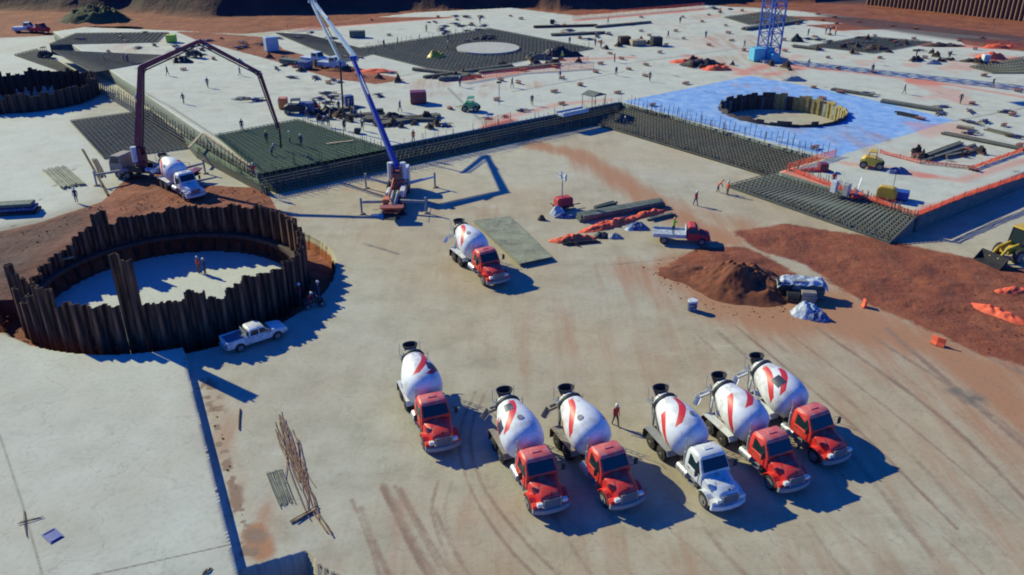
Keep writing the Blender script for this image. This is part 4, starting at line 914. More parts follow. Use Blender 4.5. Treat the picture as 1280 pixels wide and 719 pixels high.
bundle((68,212),(92,234), 2.6, 20, 'pale grey stack of boards and bars on the left ground', 'panel', 0, .09, name='board_stack', cat='boards')
plank((236,185),(252,167), .3,.3,.35,.15, M['wood'], 'timber_plank', 'pale yellow timber plank bridging to the slab corner', 'plank', zb=UZ)
plank((255,167),(312,207), .2,.2,.3,.15, M['wood'], 'timber_plank', 'long yellow timber rail along the left slab edge', 'plank', zb=UZ)
plank((408,180),(442,176), .2,.2,.35,.15, M['wood'], 'timber_plank', 'pale timber plank lying on the green mat', 'plank', zb=UZ)
bp_ = MB(); bp_.bar((0,0,.03),(1.1,0,.03),.75,.05); bp_.bar((.1,-.3,.075),(.1,.3,.075),.06,.04); bp_.bar((1.0,-.3,.075),(1.0,.3,.075),.06,.04)
g_ = G(60,665,LZ); tag(bp_.build('blue_panel', M['blue'], loc=(g_[0],g_[1],LZ), rot=(0,0,R(-38))), 'small blue panel lying on the near left slab', 'panel')

def heap(px, py, sx, sy, h, label, m, name, cat, z=0.0, rz=0, seed=1, n=40, rough=.35, sharp=1.0, freq=2.0, bag=False):
    g = G(px, py, z); gx, gy = np.meshgrid(np.linspace(-1,1,n), np.linspace(-1,1,n)); rad = np.hypot(gx,gy)+.22*(fbm(gx*3,gy*3,1.3,seed+5)-.5)
    f = np.clip(1-rad**2, -.08, 1)**1.0 if sharp == 1 else np.sign(1-rad)*np.abs(1-rad)**sharp
    nz = fbm(gx*sx, gy*sy, freq, seed, 5); hgt = np.clip(f, -.08, 1)*h*(1-rough+rough*2*nz)
    keep = (rad[:-1,:-1] < 1.08)
    o = grid_mesh(name, gx*sx, gy*sy, np.maximum(hgt,-.15), keep, {}, M[m] if isinstance(m,str) else m)
    bm_ = bmesh.new(); bm_.from_mesh(o.data); bmesh.ops.delete(bm_, geom=[v for v in bm_.verts if not v.link_faces], context='VERTS')
    bmesh.ops.recalc_face_normals(bm_, faces=bm_.faces); bm_.to_mesh(o.data); bm_.free()
    o.location = (*g, z); o.rotation_euler = (0,0,rz); return tag(o, label, cat)
def earth_mat(nm, a, b_, c_):
    m = mat(nm, b_, .95, .4, .5, dirt=a, dirt_amt=.5, bump=.6); return m
M['soil'] = earth_mat('excavated_soil', (.08,.022,.012), (.21,.062,.025), 0)
hs = heap(925, 356, 5.4, 4.4, 2.7, 'loose mound of dark red soil in the yard right of the red flatbed', 'soil', 'soil_mound', 'soil mound', rz=R(-35), n=90, rough=.75, sharp=1.15, seed=11, freq=1.6)
heap(880, 345, 4.5, 2.2, .7, 'low spill of red soil left of the tall mound', 'soil', 'soil_mound', 'soil mound', rz=R(-15), n=60, rough=.6, seed=21, freq=1.2)
heap(1008, 391, 1.5, 1.2, .9, 'heap of pale and dark bagged rubbish nearest of the covered pile', 'tarp', 'rubbish_heap', 'rubbish', rz=.4, seed=4, freq=.5, rough=.6)
heap(1022, 398, 1.1, .8, .6, 'small dark blue heap of sheeting at the front tip of the rubbish', 'bluetarp', 'rubbish_heap', 'rubbish', rz=-.3, seed=6, freq=.4, rough=.7)
heap(716, 300, 2.6, .9, .55, 'crumpled orange safety netting beside the yard material, left lump', 'mesh', 'netting_heap', 'safety netting', rz=.2, seed=8, freq=.5, rough=.7)
heap(764, 281, 4.4, .9, .5, 'long crumpled strip of red orange netting in front of the formwork beams', 'mesh', 'netting_heap', 'safety netting', rz=R(33), seed=9, freq=.5, rough=.7, n=60)
heap(809, 268, 3.4, .7, .4, 'thin right end of the red orange netting strip', 'mesh', 'netting_heap', 'safety netting', rz=R(35), seed=10, freq=.5, rough=.7)
heap(1247, 392, 2.6, .8, .45, 'long lump of orange netting on red soil at the right edge', 'mesh', 'netting_heap', 'safety netting', rz=R(-52), seed=12, freq=.5, rough=.7)
heap(1268, 364, 2.0, .6, .4, 'orange netting lump on the soil below the yellow loader', 'mesh', 'netting_heap', 'safety netting', rz=.1, seed=13, freq=.5, rough=.7)
heap(752, 296, 1.0, .7, .5, 'dark grey sack pile below the red netting, left one', 'dark', 'sack_pile', 'sacks', seed=14, freq=.4, rough=.6)
heap(768, 297, .9, .6, .45, 'dark grey sack pile below the red netting, right one', 'grey_paint', 'sack_pile', 'sacks', seed=15, freq=.4, rough=.6)
heap(796, 285, 1.3, .9, .6, 'white and dark blue sheeting pile below the red netting', 'bluetarp', 'sheeting_pile', 'sheeting', seed=16, freq=.5, rough=.6)
heap(788, 287, .6, .5, .3, 'white sheet scrap beside the blue sheeting pile', 'tarp', 'sheeting_pile', 'sheeting', seed=17, freq=.5, rough=.6)
heap(677, 275, .5, .4, .5, 'small brown debris clump left of the light tower', 'dark_rust', 'debris', 'debris', seed=18, freq=.3, rough=.6)
for i, (px, py, a, b_, h, m, lb) in enumerate([(878,82,4.5,2.2,1.2,'dark','dark scrap pile with orange netting on the far slab left of the crane'),(896,87,3,1.5,.9,'mesh','orange netting scrap right of the dark scrap pile'),(855,78,3,1.5,.5,'mesh','pale orange scrap left of the dark scrap pile'),
    (1238,73,3.2,1.5,1.1,'mesh','bright red netting heap at upper right'),(1215,77,2.6,1.2,.6,'dark_rust','dark red scrap left of the red heap at upper right'),(820,60,0.1,.1,.1,'dark',''),(470,90,4,1.5,.5,'mesh','orange scrap heap right of the boom top'),(430,88,4,1.6,.6,'soil','brown soil lump below the pale boom section'),
    (1020,214,2.2,.7,.5,'vest_r','red debris row on the slab behind the upright cabinets'),(960,75,1,1,.4,'dark_rust','rusty scrap at the crane foot')]):
    if lb: heap(px, py, a, b_, h, lb, m, 'scrap_heap', 'scrap heap', z=UZ, seed=30+i, freq=.8, rough=.7, n=24)

def fence(pts, z, h, label, m='mesh', dense=.22):
    o = Vector((*G(*pts[0], z), z)); t = thing('safety_fence', label, 'safety fence', o)
    P = [Vector((*G(*q, z), z))-o for q in pts]; nb = MB()
    for i in range(len(P)-1):
        a, e = P[i], P[i+1]; l = (e-a).length; n = max(2, int(l/2.2))
        for k in range(n+1 if i == len(P)-2 else n):
            q = a.lerp(e, k/n); pb = MB(); pb.bar((q.x,q.y,0), (q.x,q.y,h+.12), .06, .06); pb.build('post', M['dark_rust'], t)
        for k in range(n):
            q0 = a.lerp(e, k/n); q1 = a.lerp(e, (k+1)/n)
            for j in range(5):
                zz = .12+j*(h-.12)/4; sag = -.1*rr.random(); md = (q0+q1)/2
                nb.bar((q0.x,q0.y,zz), (md.x,md.y,zz+sag), .09, .03, up=(0,0,1)); nb.bar((md.x,md.y,zz+sag), (q1.x,q1.y,zz), .09, .03)
            for j in range(6):
                q = q0.lerp(q1, j/6); nb.bar((q.x,q.y,.1), (q.x,q.y,h-.05), .07, .03)
    nb.build('netting', M[m], t); return t
fence([(983,214),(1044,195)], UZ, .9, 'orange netting fence crossing between the blue sheeting and the yellow machines')
fence([(992,216),(1050,238),(1143,270)], UZ, .55, 'orange netting fence along the right slab edge above the wide mat')
fence([(1146,271),(1205,247),(1290,219)], UZ, .6, 'orange netting fence above the shadowed trench at the right')
fence([(606,158),(638,150)], UZ, 1.1, 'short orange netting fence right of the green machine')
fence([(578,104),(648,92),(742,86)], UZ, 1.0, 'orange netting fence right of the dark steel bundle below the recess')
fence([(700,80),(735,77)], UZ, 1.0, 'orange netting fence at the recess corner by the workers')
fence([(360,40),(402,36)], UZ, 1.4, 'red netting fence on the far edge left of the boom tip')
fence([(716,24),(880,10)], UZ, 1.4, 'long red netting fence along the far slab edge')
fence([(1230,56),(1290,62)], UZ, 1.2, 'orange netting fence at far right before the brown wall')
fence([(1100,192),(1150,205),(1215,212),(1290,185)], UZ, .5, 'low orange netting around the rebar bundles on the right slab')

# red capped starter bars dotted over the slab, and dark floor boxes on the blue sheeting
sb = thing('rebar_starter', 'low clump of starter bars with red caps standing on the upper slab', 'starter bars', (0,0,-5), 0, 'red capped starter bars on the slab')
b = MB()
for i in range(3):
    for j in range(2): b.bar((i*.3-.3, j*.3-.15, 0), (i*.3-.3+rr.uniform(-.04,.04), j*.3-.15, .45+.1*rr.random()), .05, .05)
b.bar((-.42,-.18,.10),(.42,-.18,.10),.05,.05); b.bar((-.42,.18,.10),(.42,.18,.10),.05,.05)
b.bar((-.3,-.3,.14),(-.3,.3,.14),.05,.05); b.bar((.3,-.3,.14),(.3,.3,.14),.05,.05); b.bar((0,-.3,.14),(0,.3,.14),.05,.05); b.build('bars', M['dark_rust'], sb)
b = MB(); b.box(-.45,.45,-.26,.26,.36,.44); b.build('cap', M.setdefault('cap', mat('faded_red_caps', (.36,.10,.08), .8, .3, 2)), sb, bevel=.02)
first = True
spots = []
for iu in range(-2, 30):
    for iv in range(-12, 16):
        u = iu*8.2+4; v = iv*7.6+4; p = UA+u*E1+v*E2
        if (u < UJ+1 and v < 2) or u < 2 or v < vC+2: continue
        p = p+np.array([rr.uniform(-2.2,2.2), rr.uniform(-2.2,2.2)])
        if p[1] > np.interp(p[0], *zip(*sorted(FAR)))-4: continue
        if np.hypot(*(p-BP)) < BRr+2: continue
        # seen x in the photo
        zc = (p[1]*math.cos(PITCH)+(CAM_H-UZ)*math.sin(PITCH)); px = 640+F_PX*p[0]/zc; py = 359.5+F_PX*((CAM_H-UZ)*math.cos(PITCH)-p[1]*math.sin(PITCH))/zc
        if px < 0 or px > 1290: continue
        if px < 560 and rr.random() < .75: continue
        if inpoly(np.array([px]), np.array([py]), [(430,60),(612,30),(750,62),(560,100)])[0]: continue
        if inpoly(np.array([px]), np.array([py]), [(269,165),(372,145),(490,186),(325,220)])[0]: continue
        if inpoly(np.array([px]), np.array([py]), [(780,127),(938,95),(1192,150),(1040,197)])[0] and rr.random() < .6: continue
        spots.append((p[0], p[1]))
rr.shuffle(spots)
for x, y in spots[:120]:
    if first: sb.location = (x, y, UZ+.02); first = False
    else: dup(sb, (x, y, UZ+.02), rr.choice((th, th+1.57)), scale=(rr.uniform(1.0,1.7),rr.uniform(.9,1.4),rr.uniform(.8,1.2)))

# yellow-rimmed pit: stub wall round the circular opening in the blue sheeting
pw = thing('pit_rim', 'jagged dark and yellow lined rim of the round pit in the blue sheeting', 'pit lining', (BP[0], BP[1], 0))
for k in range(60):
    a = R(6*k); b = MB(); hw = math.pi*BRr/60+.06; hgt = UZ+rr.uniform(.25,.8)
    b.prism([(-.05,-.4),(.10,-.4),(.10,hgt),(-.05,hgt)], -hw, hw); b.prism([(-.18,-.4),(-.05,-.4),(-.05,hgt-.3),(-.18,hgt-.3)], -hw*.4, hw*.4)
    deg = 6*k; ylw = (deg < 80 or deg > 330) and rr.random() < .8
    o = b.build('lining_panel', M['yellow_lining' if ylw else 'dark_rust'] if 'yellow_lining' in M else M['dark_rust'], pw); o.location = ((BRr-.02)*math.cos(a), (BRr-.02)*math.sin(a), 0); o.rotation_euler = (0,0,a)
    if ylw: o.data.materials.clear(); o.data.materials.append(M.setdefault('yl', mat('yellowish_foam_lining', (.36,.28,.10), .8, .4, 1.5, dirt=(.06,.05,.04), dirt_amt=.4)))

# ring of dark piles at the far left
fr_ = thing('sheet_pile_ring', 'dark ring of sheet piles cut by the left picture edge', 'cofferdam', (-83, 143, 0))
b0 = None
for k in range(90):
    a = R(4*k); h = 2.6+rr.uniform(-.35,.35) + (.5 if (k//3) % 3 == 0 else 0)
    if b0 is None: b0 = pile_mb(2*math.pi*10.3/90+.03, -1, 1.0).build('sheet_pile', M['dark_rust'], fr_); o = b0
    else: o = b0.copy(); C.objects.link(o); o.parent = fr_
    o.location = (10.3*math.cos(a), 10.3*math.sin(a), 0); o.rotation_euler = (0,0,a+math.pi/2+(math.pi if k % 2 else 0)); o.scale = (1,1,h)

# brown soldier-pile retaining wall at top right
wl = thing('retaining_wall', 'brown ribbed retaining wall at the top right corner', 'retaining wall', (0,0,0))
wa, wb_ = Vector((*G(1085,6),0)), Vector((*G(1330,32),0)); wl.location = wa; dd = (wb_-wa); nn = 46
b = MB(); b.bar((0,0,3.6),(dd.x,dd.y,3.6),.4,9.0); b.build('lagging', M['rust'], wl)
dn = dd.normalized(); sd_ = Vector((dn.y,-dn.x,0))
if sd_.y > 0: sd_ = -sd_
for k in range(nn):
    q = dd*(k/(nn-1))+sd_*.45; b = MB(); b.bar((q.x,q.y,-1),(q.x,q.y,8.3+rr.uniform(-.2,.2)),.55,.55); b.build('soldier_pile', M['rodbrown'], wl)

# ------------------------------------------------------------------ pump trucks with their booms
def rotv(b, a, o=(0,0,0)):
    c, s_ = math.cos(a), math.sin(a); b.v = [(x*c-y*s_+o[0], x*s_+y*c+o[1], z+o[2]) for x, y, z in b.v]; return b
def pix_plane(px, py, A, Bq):
    """point of the boom's vertical plane (through ground points A and Bq) that the photo shows at px,py"""
    v = py-359.5; u = px-640; d = Vector((u, F_PX*math.cos(PITCH)-v*math.sin(PITCH), -F_PX*math.sin(PITCH)-v*math.cos(PITCH)))
    n = Vector((Bq[1]-A[1], -(Bq[0]-A[0]), 0)); o = Vector((0,0,CAM_H)); t = (Vector((A[0],A[1],0))-o).dot(n)/d.dot(n); return o+d*t
def pump_truck(label, base_px, head, joints, boomcols, cabcol, legcol, hose_end, spans, body_scale=1.0):
    g = G(*base_px); t = thing('pump_truck', label, 'concrete pump truck', (g[0], g[1], 0))
    O = Vector((g[0], g[1], 0)); K = body_scale
    def bl(b, name, m, parent=t, **k): rotv(b, head); return b.build(name, m, parent, **k)
    b = MB(); b.box(-7.0,3.6,-.45,-.3,.75,1.05); b.box(-7.0,3.6,.3,.45,.75,1.05); b.box(-6.9,3.5,-.4,.4,.8,.95); b.box(-6.6,-.6,-1.1,1.1,1.05,1.15); bl(b, 'chassis', M['dark'])
    for x in (2.7,1.4,-4.2,-5.5):
        for s_ in (-1,1):
            b = MB(); b.cyl((x,s_*1.2,.52),(x,s_*.8,.52),.52,n=16); w_ = bl(b, 'wheel', M['rubber']); r_ = MB(); r_.cyl((x,s_*1.23,.52),(x,s_*1.19,.52),.28,n=12); bl(r_, 'rim', M['rim'], w_)
    b = MB(); b.prism([(1.9,1.0),(1.9,2.85),(2.1,2.98),(3.4,2.95),(3.8,2.0),(3.85,.7),(1.9,.7)], -1.22, 1.22); cab = bl(b, 'cab', M[cabcol], bevel=.05)
    b = MB(); b.plate([(3.46,-1.05,2.82),(3.83,-1.1,2.02),(3.83,1.1,2.02),(3.46,1.05,2.82)], .03); bl(b, 'windscreen', M['glass'], cab)
    for s_ in (-1,1): b = MB(); b.prism([(2.3,2.05),(3.55,2.05),(3.3,2.75),(2.3,2.75)], *sorted((s_*1.22,s_*1.245))); bl(b, 'side_window', M['glass'], cab)
    b = MB(); b.cyl((0,0,.95),(0,0,2.0),.75,.65,n=20); b.cyl((0,0,2.0),(0,0,2.25),.9,n=20); b.box(-.7,.7,-.55,.55,2.25,3.1); b.box(-.6,.6,-.6,-.35,2.25,3.9); b.box(-.6,.6,.35,.6,2.25,3.9); bl(b, 'turret', M[legcol], bevel=.03)
    b = MB(); b.box(-7.9,-6.7,-.8,.8,.95,1.05); b.loft([[(-7.0-q,-.45-q*.9,z),(-7.0+.1,-.45-q*.9,z),(-7.0+.1,.45+q*.9,z),(-7.0-q,.45+q*.9,z)] for q, z in ((.35,.75),(.6,1.15),(.95,1.55))]); bl(b, 'hopper', M[legcol])
    b = MB(); b.cyl((-6.6,.28,1.35),(-2.2,.28,1.45),.17,n=10); b.box(-6.5,-2.0,-.2,.2,1.15,1.25); b.cyl((-6.6,-.28,1.35),(-2.2,-.28,1.45),.17,n=10); bl(b, 'pumping_cylinders', M['grey_paint'])
    b = MB(); b.box(-3.4,-1.2,-1.15,-.55,1.15,1.9); bl(b, 'water_box', M['white'], bevel=.03)
    b = MB(); b.box(-5.8,-4.6,.5,1.15,1.15,1.75); bl(b, 'tool_box', M['orange'], bevel=.03)
    b = MB(); b.cyl((-3.2,.8,1.4),(-1.3,.8,1.4),.3,n=14); bl(b, 'hydraulic_tank', M['tarp'])
    for s_ in (-1,1): b = MB(); b.cyl((.1,s_*.75,2.3),(.1,s_*.75,4.2),.34,n=14); bl(b, 'slewing_motor', M['white'])
    b = MB(); b.box(-1.1,1.4,-1.2,1.2,1.0,1.12); b.box(-.9,1.2,-1.2,-1.0,1.12,1.7); b.box(-.9,1.2,1.0,1.2,1.12,1.7); bl(b, 'side_deck', M['dark'])
    b = MB(); b.tube([(-6.8,.0,1.5),(-5.6,.5,2.1),(-2.5,.4,2.2),(-.6,.3,2.6),(-.2,.2,3.2)], .1, 8); bl(b, 'delivery_elbow', M['orange'])
    b = MB(); b.tube([(-6.2,-1.15,1.15),(-6.2,-1.15,2.1),(-1.4,-1.15,2.1),(-1.4,-1.15,1.15)], .03, 5); b.tube([(-3.8,-1.15,2.1),(-3.8,-1.15,1.15)], .03, 5); bl(b, 'handrail', M['orange'])
    for (x0, x1, y1, m_) in ((.9,spans[0],spans[1],legcol),(.9,spans[0],-spans[1],'paleblue'),(-4.9,-spans[2],spans[3],legcol),(-4.9,-spans[2],-spans[3],legcol)):
        s_ = 1 if y1 > 0 else -1; b = MB(); b.bar((x0,s_*.7,1.25),(x1,y1,1.4),.34,.34,.18,.2); a_ = bl(b, 'outrigger', M['grey_paint' if m_ != 'paleblue' else m_])
        b = MB(); b.cyl((x1,y1,1.9),(x1,y1,.15),.13,.11,n=10); bl(b, 'leg', M['grey_paint'], a_)
        b = MB(); b.cyl((x1,y1,.02),(x1,y1,.15),.42,.3,n=14); bl(b, 'foot', M['wood'], a_)
    Bq = G(hose_end[0], hose_end[1], UZ); A = G(*base_px)
    J = [Vector((0,0,3.7))]+[pix_plane(x, y, A, Bq)-O for x, y in joints]
    print(label, [tuple(round(c, 1) for c in q+O) for q in J])
    th0 = (.86,.64,.48,.38,.30); n_ = Vector((Bq[1]-A[1], -(Bq[0]-A[0]), 0)).normalized(); off = 0
    for i in range(len(J)-1):
        b = MB(); w0, w1 = th0[i], th0[min(i+1,4)]*1.02; sh = n_*(.34*(i % 2)); a_, e_ = J[i]+sh, J[i+1]+sh; d = (e_-a_).normalized()
        b.bar(a_, e_, w0*.62, w0, w1*.62, w1*.9)
        for k in (.0,1.0):
            q = a_.lerp(e_, k); b.cyl(q-n_*.42, q+n_*.42, w0*.42 if k == 0 else w1*.42, n=12)
        sec = b.build('boom_section', M[boomcols[min(i,len(boomcols)-1)]], t)
        pp = MB(); up_ = d.cross(n_).normalized()*(w0*.5+.14); pts = [a_+up_+n_*.3, a_.lerp(e_,.3)+up_*.95+n_*.3, a_.lerp(e_,.7)+up_*.85+n_*.3, e_+up_*.7+n_*.3]
        pp.tube(pts, .085, 7); pp.build('delivery_pipe', M['dark'], sec)
        if i < len(J)-2:
            hc = MB(); nd = (J[i+2]-J[i+1]).normalized(); q0 = a_.lerp(e_,.62)-up_.normalized()*-0+d.cross(n_)*-(w1*.8); q1 = e_+nd*1.2+d.cross(n_)*-(w1*.3)
            hc.cyl(q0, q0.lerp(q1,.6), .13, n=8); hc.cyl(q0.lerp(q1,.6), q1, .07, n=8); hc.build('hydraulic_ram', M['chrome'], sec)
    e_ = J[-1]; he = Vector((Bq[0], Bq[1], UZ+.5))-O; hb_ = MB(); m1 = Vector((e_.x, e_.y, (e_.z+he.z)/2)).lerp(Vector((he.x,he.y,(e_.z+he.z)/2)), .35)
    hb_.tube([e_, m1, he], .13, 8); hb_.build('hose', M['dark'], t)
    return t
pump_truck('concrete pump truck with dark red angular boom reaching over the green mat', (180,222), R(165), [(176,84),(249,51),(325,91),(349,160)], ['maroon'], 'deck', 'maroon', (352,190), (3.6,4.2,6.6,3.4))
pump_truck('concrete pump truck with deep blue boom rising out of the yard', (498,246), R(92), [(441,73),(389,2),(425,76)], ['blue','paleblue','paleblue'], 'white', 'rust_red', (430,163), (3.2,4.2,5.6,3.6))
pl_ = MB()
for k in range(24): a = 2*math.pi*k/24; q = 1+.25*math.sin(3*a)+.15*math.cos(5*a); pl_.v.append((1.9*q*math.cos(a), 1.1*q*math.sin(a), 0))
pl_.f.append(tuple(range(24))); pl_.m.append(0); wm = mat('wet_slurry', (.09,.10,.12), .12, .2, 1)
g_ = G(488,270); tag(pl_.build('puddle', wm, loc=(g_[0],g_[1],.03), rot=(0,0,.2)), kind='structure')

# ------------------------------------------------------------------ pickup
def pickup(label, loc, rz):
    t = thing('pickup_truck', label, 'pickup truck', loc, rz)
    b = MB(); secs = []
    for x, hw, z0, z1 in ((-2.55,.80,.50,.98),(-2.50,.84,.42,1.02),(-1.9,.86,.40,1.02),(0,.87,.38,1.0),(1.35,.86,.38,1.02),(2.2,.83,.42,.94),(2.50,.76,.45,.84),(2.56,.70,.5,.70)):
        secs.append([(x,-hw+.05,z0),(x,hw-.05,z0),(x,hw,z0+.15),(x,hw-.01,z1-.12),(x,hw-.08,z1),(x,-hw+.08,z1),(x,-hw+.01,z1-.12),(x,-hw,z0+.15)])
    b.loft(secs); body = b.build('body', M['white'], t, smooth=True, bevel=.02)
    b = MB(); b.loft([[(x,-h0,.98),(x,h0,.98),(x2,h1,z),(x2,-h1,z)] for x, x2, h0, h1, z in ((-.72,-.62,.80,.68,1.45),(-.55,-.5,.80,.66,1.56),(.55,.35,.80,.66,1.57),(1.25,.62,.80,.64,1.47))]); cab = b.build('cab', M['white'], t, smooth=True, bevel=.03)
    b = MB(); b.plate([(1.235,-.70,1.035),(.66,-.585,1.44),(.66,.585,1.44),(1.235,.70,1.035)], -.035); b.build('windscreen', M['glass'], cab)
    b = MB(); b.plate([(-.755,-.66,1.1),(-.68,-.60,1.42),(-.68,.60,1.42),(-.755,.66,1.1)], .03); b.build('rear_window', M['glass'], cab)
    for s_ in (-1,1):
        for x0, x1, x2, x3 in ((-.55,.12,.12,-.48),(.22,1.0,.55,.22)):
            b = MB(); b.plate([(x0,s_*.79,1.06),(x1,s_*.79,1.06),(x2,s_*.695,1.43),(x3,s_*.695,1.43)], .015*-s_); b.build('side_window', M['glass'], cab)
        for x0, x1 in ((-.62,.16),(.20,1.05)):
            b = MB(); y = s_*.875; b.prism([(x0,.46),(x1,.46),(x1,.96),(x0,.96)], y-.006, y+.006); dr = b.build('door', M['white'], t); b = MB(); b.box(x0+.08,x0+.24,*sorted((y,y+s_*.03)),.85,.88); b.build('handle', M['dark'], dr)
        b = MB(); b.box(2.42,2.56,*sorted((s_*.5,s_*.76)),.62,.80); b.build('headlight', M['lens'], t, bevel=.02)
        b = MB(); b.box(-2.585,-2.54,*sorted((s_*.62,s_*.82)),.62,.95); b.build('tail_light', M['red'], t)
        b = MB(); b.box(.95,1.05,*sorted((s_*.86,s_*1.06)),1.05,1.2); b.build('mirror', M['dark'], t, bevel=.01)
        for x in (1.6,-1.55):
            b = MB(); pts = [(math.cos(a)*.43+x, math.sin(a)*.43+.36) for a in np.linspace(0,math.pi,11)]; b.prism(pts, *sorted((s_*.80,s_*.882))); b.build('wheel_arch', M['dark'], t)
            wheel_at(t, x, s_*.80, .36, .22)
    b = MB(); b.box(-2.42,-.80,-.70,.70,1.021,1.03); b.build('cargo_bed', M.setdefault('bedliner', mat('bed_liner', (.10,.13,.19), .6, .2, 2)), t)
    b = MB(); b.box(-2.5,-.78,-.84,-.74,1.0,1.10); b.box(-2.5,-.78,.74,.84,1.0,1.10); b.box(-2.54,-2.44,-.84,.84,1.0,1.09); b.build('bed_rails', M['white'], t)
    b = MB(); b.box(-.86,-.82,-.66,.66,1.03,1.45); b.bar((-.84,-.6,1.2),(-1.5,-.6,1.04),.05,.05); b.bar((-.84,.6,1.2),(-1.5,.6,1.04),.05,.05); b.build('rack', M['grey_paint'], t)
    b = MB(); b.box(2.50,2.60,-.72,.72,.42,.58); b.build('front_bumper', M['grey_paint'], t, bevel=.03)
    b = MB(); b.box(-2.68,-2.56,-.75,.75,.44,.58); b.build('rear_bumper', M['chrome'], t, bevel=.02)
    b = MB(); b.box(2.53,2.58,-.46,.46,.62,.78); b.build('grille', M['dark'], t)
a_, e_ = Vector(G(301.8,440)), Vector(G(346.5,425)); d_ = (e_-a_).normalized(); c_ = (a_+e_)/2+Vector((-d_.y,d_.x))*.85
pickup('white double cab pickup truck in the shade at the foot of the pile ring', (c_.x, c_.y, 0), math.atan2(d_.y, d_.x))

# ------------------------------------------------------------------ other machines
def tower_crane(px, py):
    g = G(px, py, UZ); t = thing('tower_crane', 'blue lattice tower crane mast standing on the far slab', 'tower crane', (g[0], g[1], UZ), R(20))
    s = 1.55; H_ = 34; st = 2.6; n = int(H_/st)
    b = MB()
    for sx in (-1,1):
        for sy in (-1,1): b.bar((sx*s,sy*s,0),(sx*s,sy*s,n*st),.26,.26)
    for k in range(n+1):
        z = k*st
        for a0, a1 in (((-s,-s),(s,-s)),((s,-s),(s,s)),((s,s),(-s,s)),((-s,s),(-s,-s))): b.bar((*a0,z),(*a1,z),.14,.14)
    for k in range(n):
        z = k*st
        for a0, a1 in (((-s,-s),(s,-s)),((s,-s),(s,s)),((s,s),(-s,s)),((-s,s),(-s,-s))):
            if k % 2: a0, a1 = a1, a0
            b.bar((*a0,z),(*a1,z+st),.12,.12); b.bar((*a1,z),(*a0,z+st),.12,.12)
    b.build('mast', M['craneblue'], t)
    b = MB(); b.box(-2.8,2.8,-2.8,2.8,0,.6); b.build('base', M['conc'], t)
    zt = n*st; b = MB(); b.cyl((0,0,zt),(0,0,zt+1.2),1.6,n=16); b.build('slewing_ring', M['craneblue'], t)
    dj = Vector((math.cos(R(-8)), math.sin(R(-8)), 0)); sj = Vector((-dj.y, dj.x, 0)); z0 = zt+1.5
    b = MB(); 
    for o_, zz in ((sj*.7,0),(sj*-.7,0),(Vector((0,0,0)),1.3)): b.bar(dj*-1+o_+Vector((0,0,z0+zz)), dj*42+o_+Vector((0,0,z0+zz)), .14, .14)
    for k in range(20):
        for o_ in (sj*.7, sj*-.7): b.bar(dj*(k*2.1)+o_+Vector((0,0,z0)), dj*(k*2.1+1.05)+Vector((0,0,z0+1.3)), .09,.09); b.bar(dj*(k*2.1+1.05)+Vector((0,0,z0+1.3)), dj*(k*2.1+2.1)+o_+Vector((0,0,z0)), .09,.09)
    b.build('jib', M['craneblue'], t)
    b = MB(); b.bar(dj*-1+Vector((0,0,z0)), dj*-19+Vector((0,0,z0)), 1.4,.5); b.build('counter_jib', M['craneblue'], t)
    b = MB(); b.bar(dj*-15.5+Vector((0,0,z0-1.2)), dj*-18.5+Vector((0,0,z0-1.2)), 2.6,2.0); b.build('counterweight', M['conc'], t)
    b = MB(); b.box(-2.2,-.2,-2.9,-1.7,zt-.8,zt+1.3); b.build('operator_cab', M['white'], t)
tower_crane(959, 75)
def container(px, py, L_, Wd, H_, rz, m, label, z=UZ, name='container', cat='container', roof=None):
    t = thing(name, label, cat, (*G(px, py, z), z+.02), rz); b = MB(); b.box(-L_/2,L_/2,-Wd/2,Wd/2,.12,H_); bo = b.build('body', M[m], t, bevel=.03)
    b = MB(); n = max(4, int(L_/.45))
    for k in range(n):
        x = -L_/2+.2+(L_-.4)*k/(n-1)
        for s_ in (-1,1): b.box(x-.06,x+.06,*sorted((s_*Wd/2,s_*(Wd/2+.05))),.25,H_-.15)
    b.box(-L_/2+.1,L_/2-.1,-Wd/2-.02,Wd/2+.02,H_-.12,H_-.05); b.build('ribs', M[m], bo)
    b = MB(); b.box(L_/2,L_/2+.04,-Wd*.42,Wd*.42,.2,H_-.15); dr = b.build('door', M[roof or m], t, bevel=.01); b = MB(); b.bar((L_/2+.06,.05,.4),(L_/2+.06,.05,H_-.3),.04,.04); b.build('handle', M['grey_paint'], dr)
    b = MB(); b.box(-L_/2+.1,L_/2-.1,-Wd/2+.1,-Wd/2+.3,0,.12); b.box(-L_/2+.1,L_/2-.1,Wd/2-.3,Wd/2-.1,0,.12); b.box(-.2,.2,-Wd/2+.1,Wd/2-.1,.02,.11); b.build('skids', M['dark'], t)
    return t
container(951,76,4.2,2.4,2.5,R(10),'cyan','light blue container at the foot of the blue crane mast')
container(967,78,1.5,1.4,1.7,R(10),'cyan','small pale blue cabinet right of the crane mast container', name='cabinet', cat='cabinet')
container(523,129,2.5,1.9,1.9,R(8),'maroon','dark red container on the slab behind the blue boom')
container(340,64,2.6,2.2,2.9,R(30),'paleblue','blue and white site cabin left of the boom top', name='site_cabin', cat='site cabin', roof='white')
container(447,47,3.4,1.6,1.5,R(5),'ply','dark skip alone on the far pale slab strip', name='skip', cat='skip')
container(382,86,2.2,1.8,1.4,R(-20),'bluetarp','dark blue tank box among the parked equipment', name='tank_box', cat='tank')
container(366,80,5.4,1.6,.9,R(-28),'ply','green grey trough left of the dark blue tank box', name='trough', cat='trough')
container(1231,78,1.2,1.2,1.5,0,'white','small white box on the washed slab at the right edge', name='cabinet', cat='cabinet')
container(820,57,2.2,1.8,1.8,R(15),'dark','dark generator box at the right end of the distant machinery row', name='generator', cat='generator')
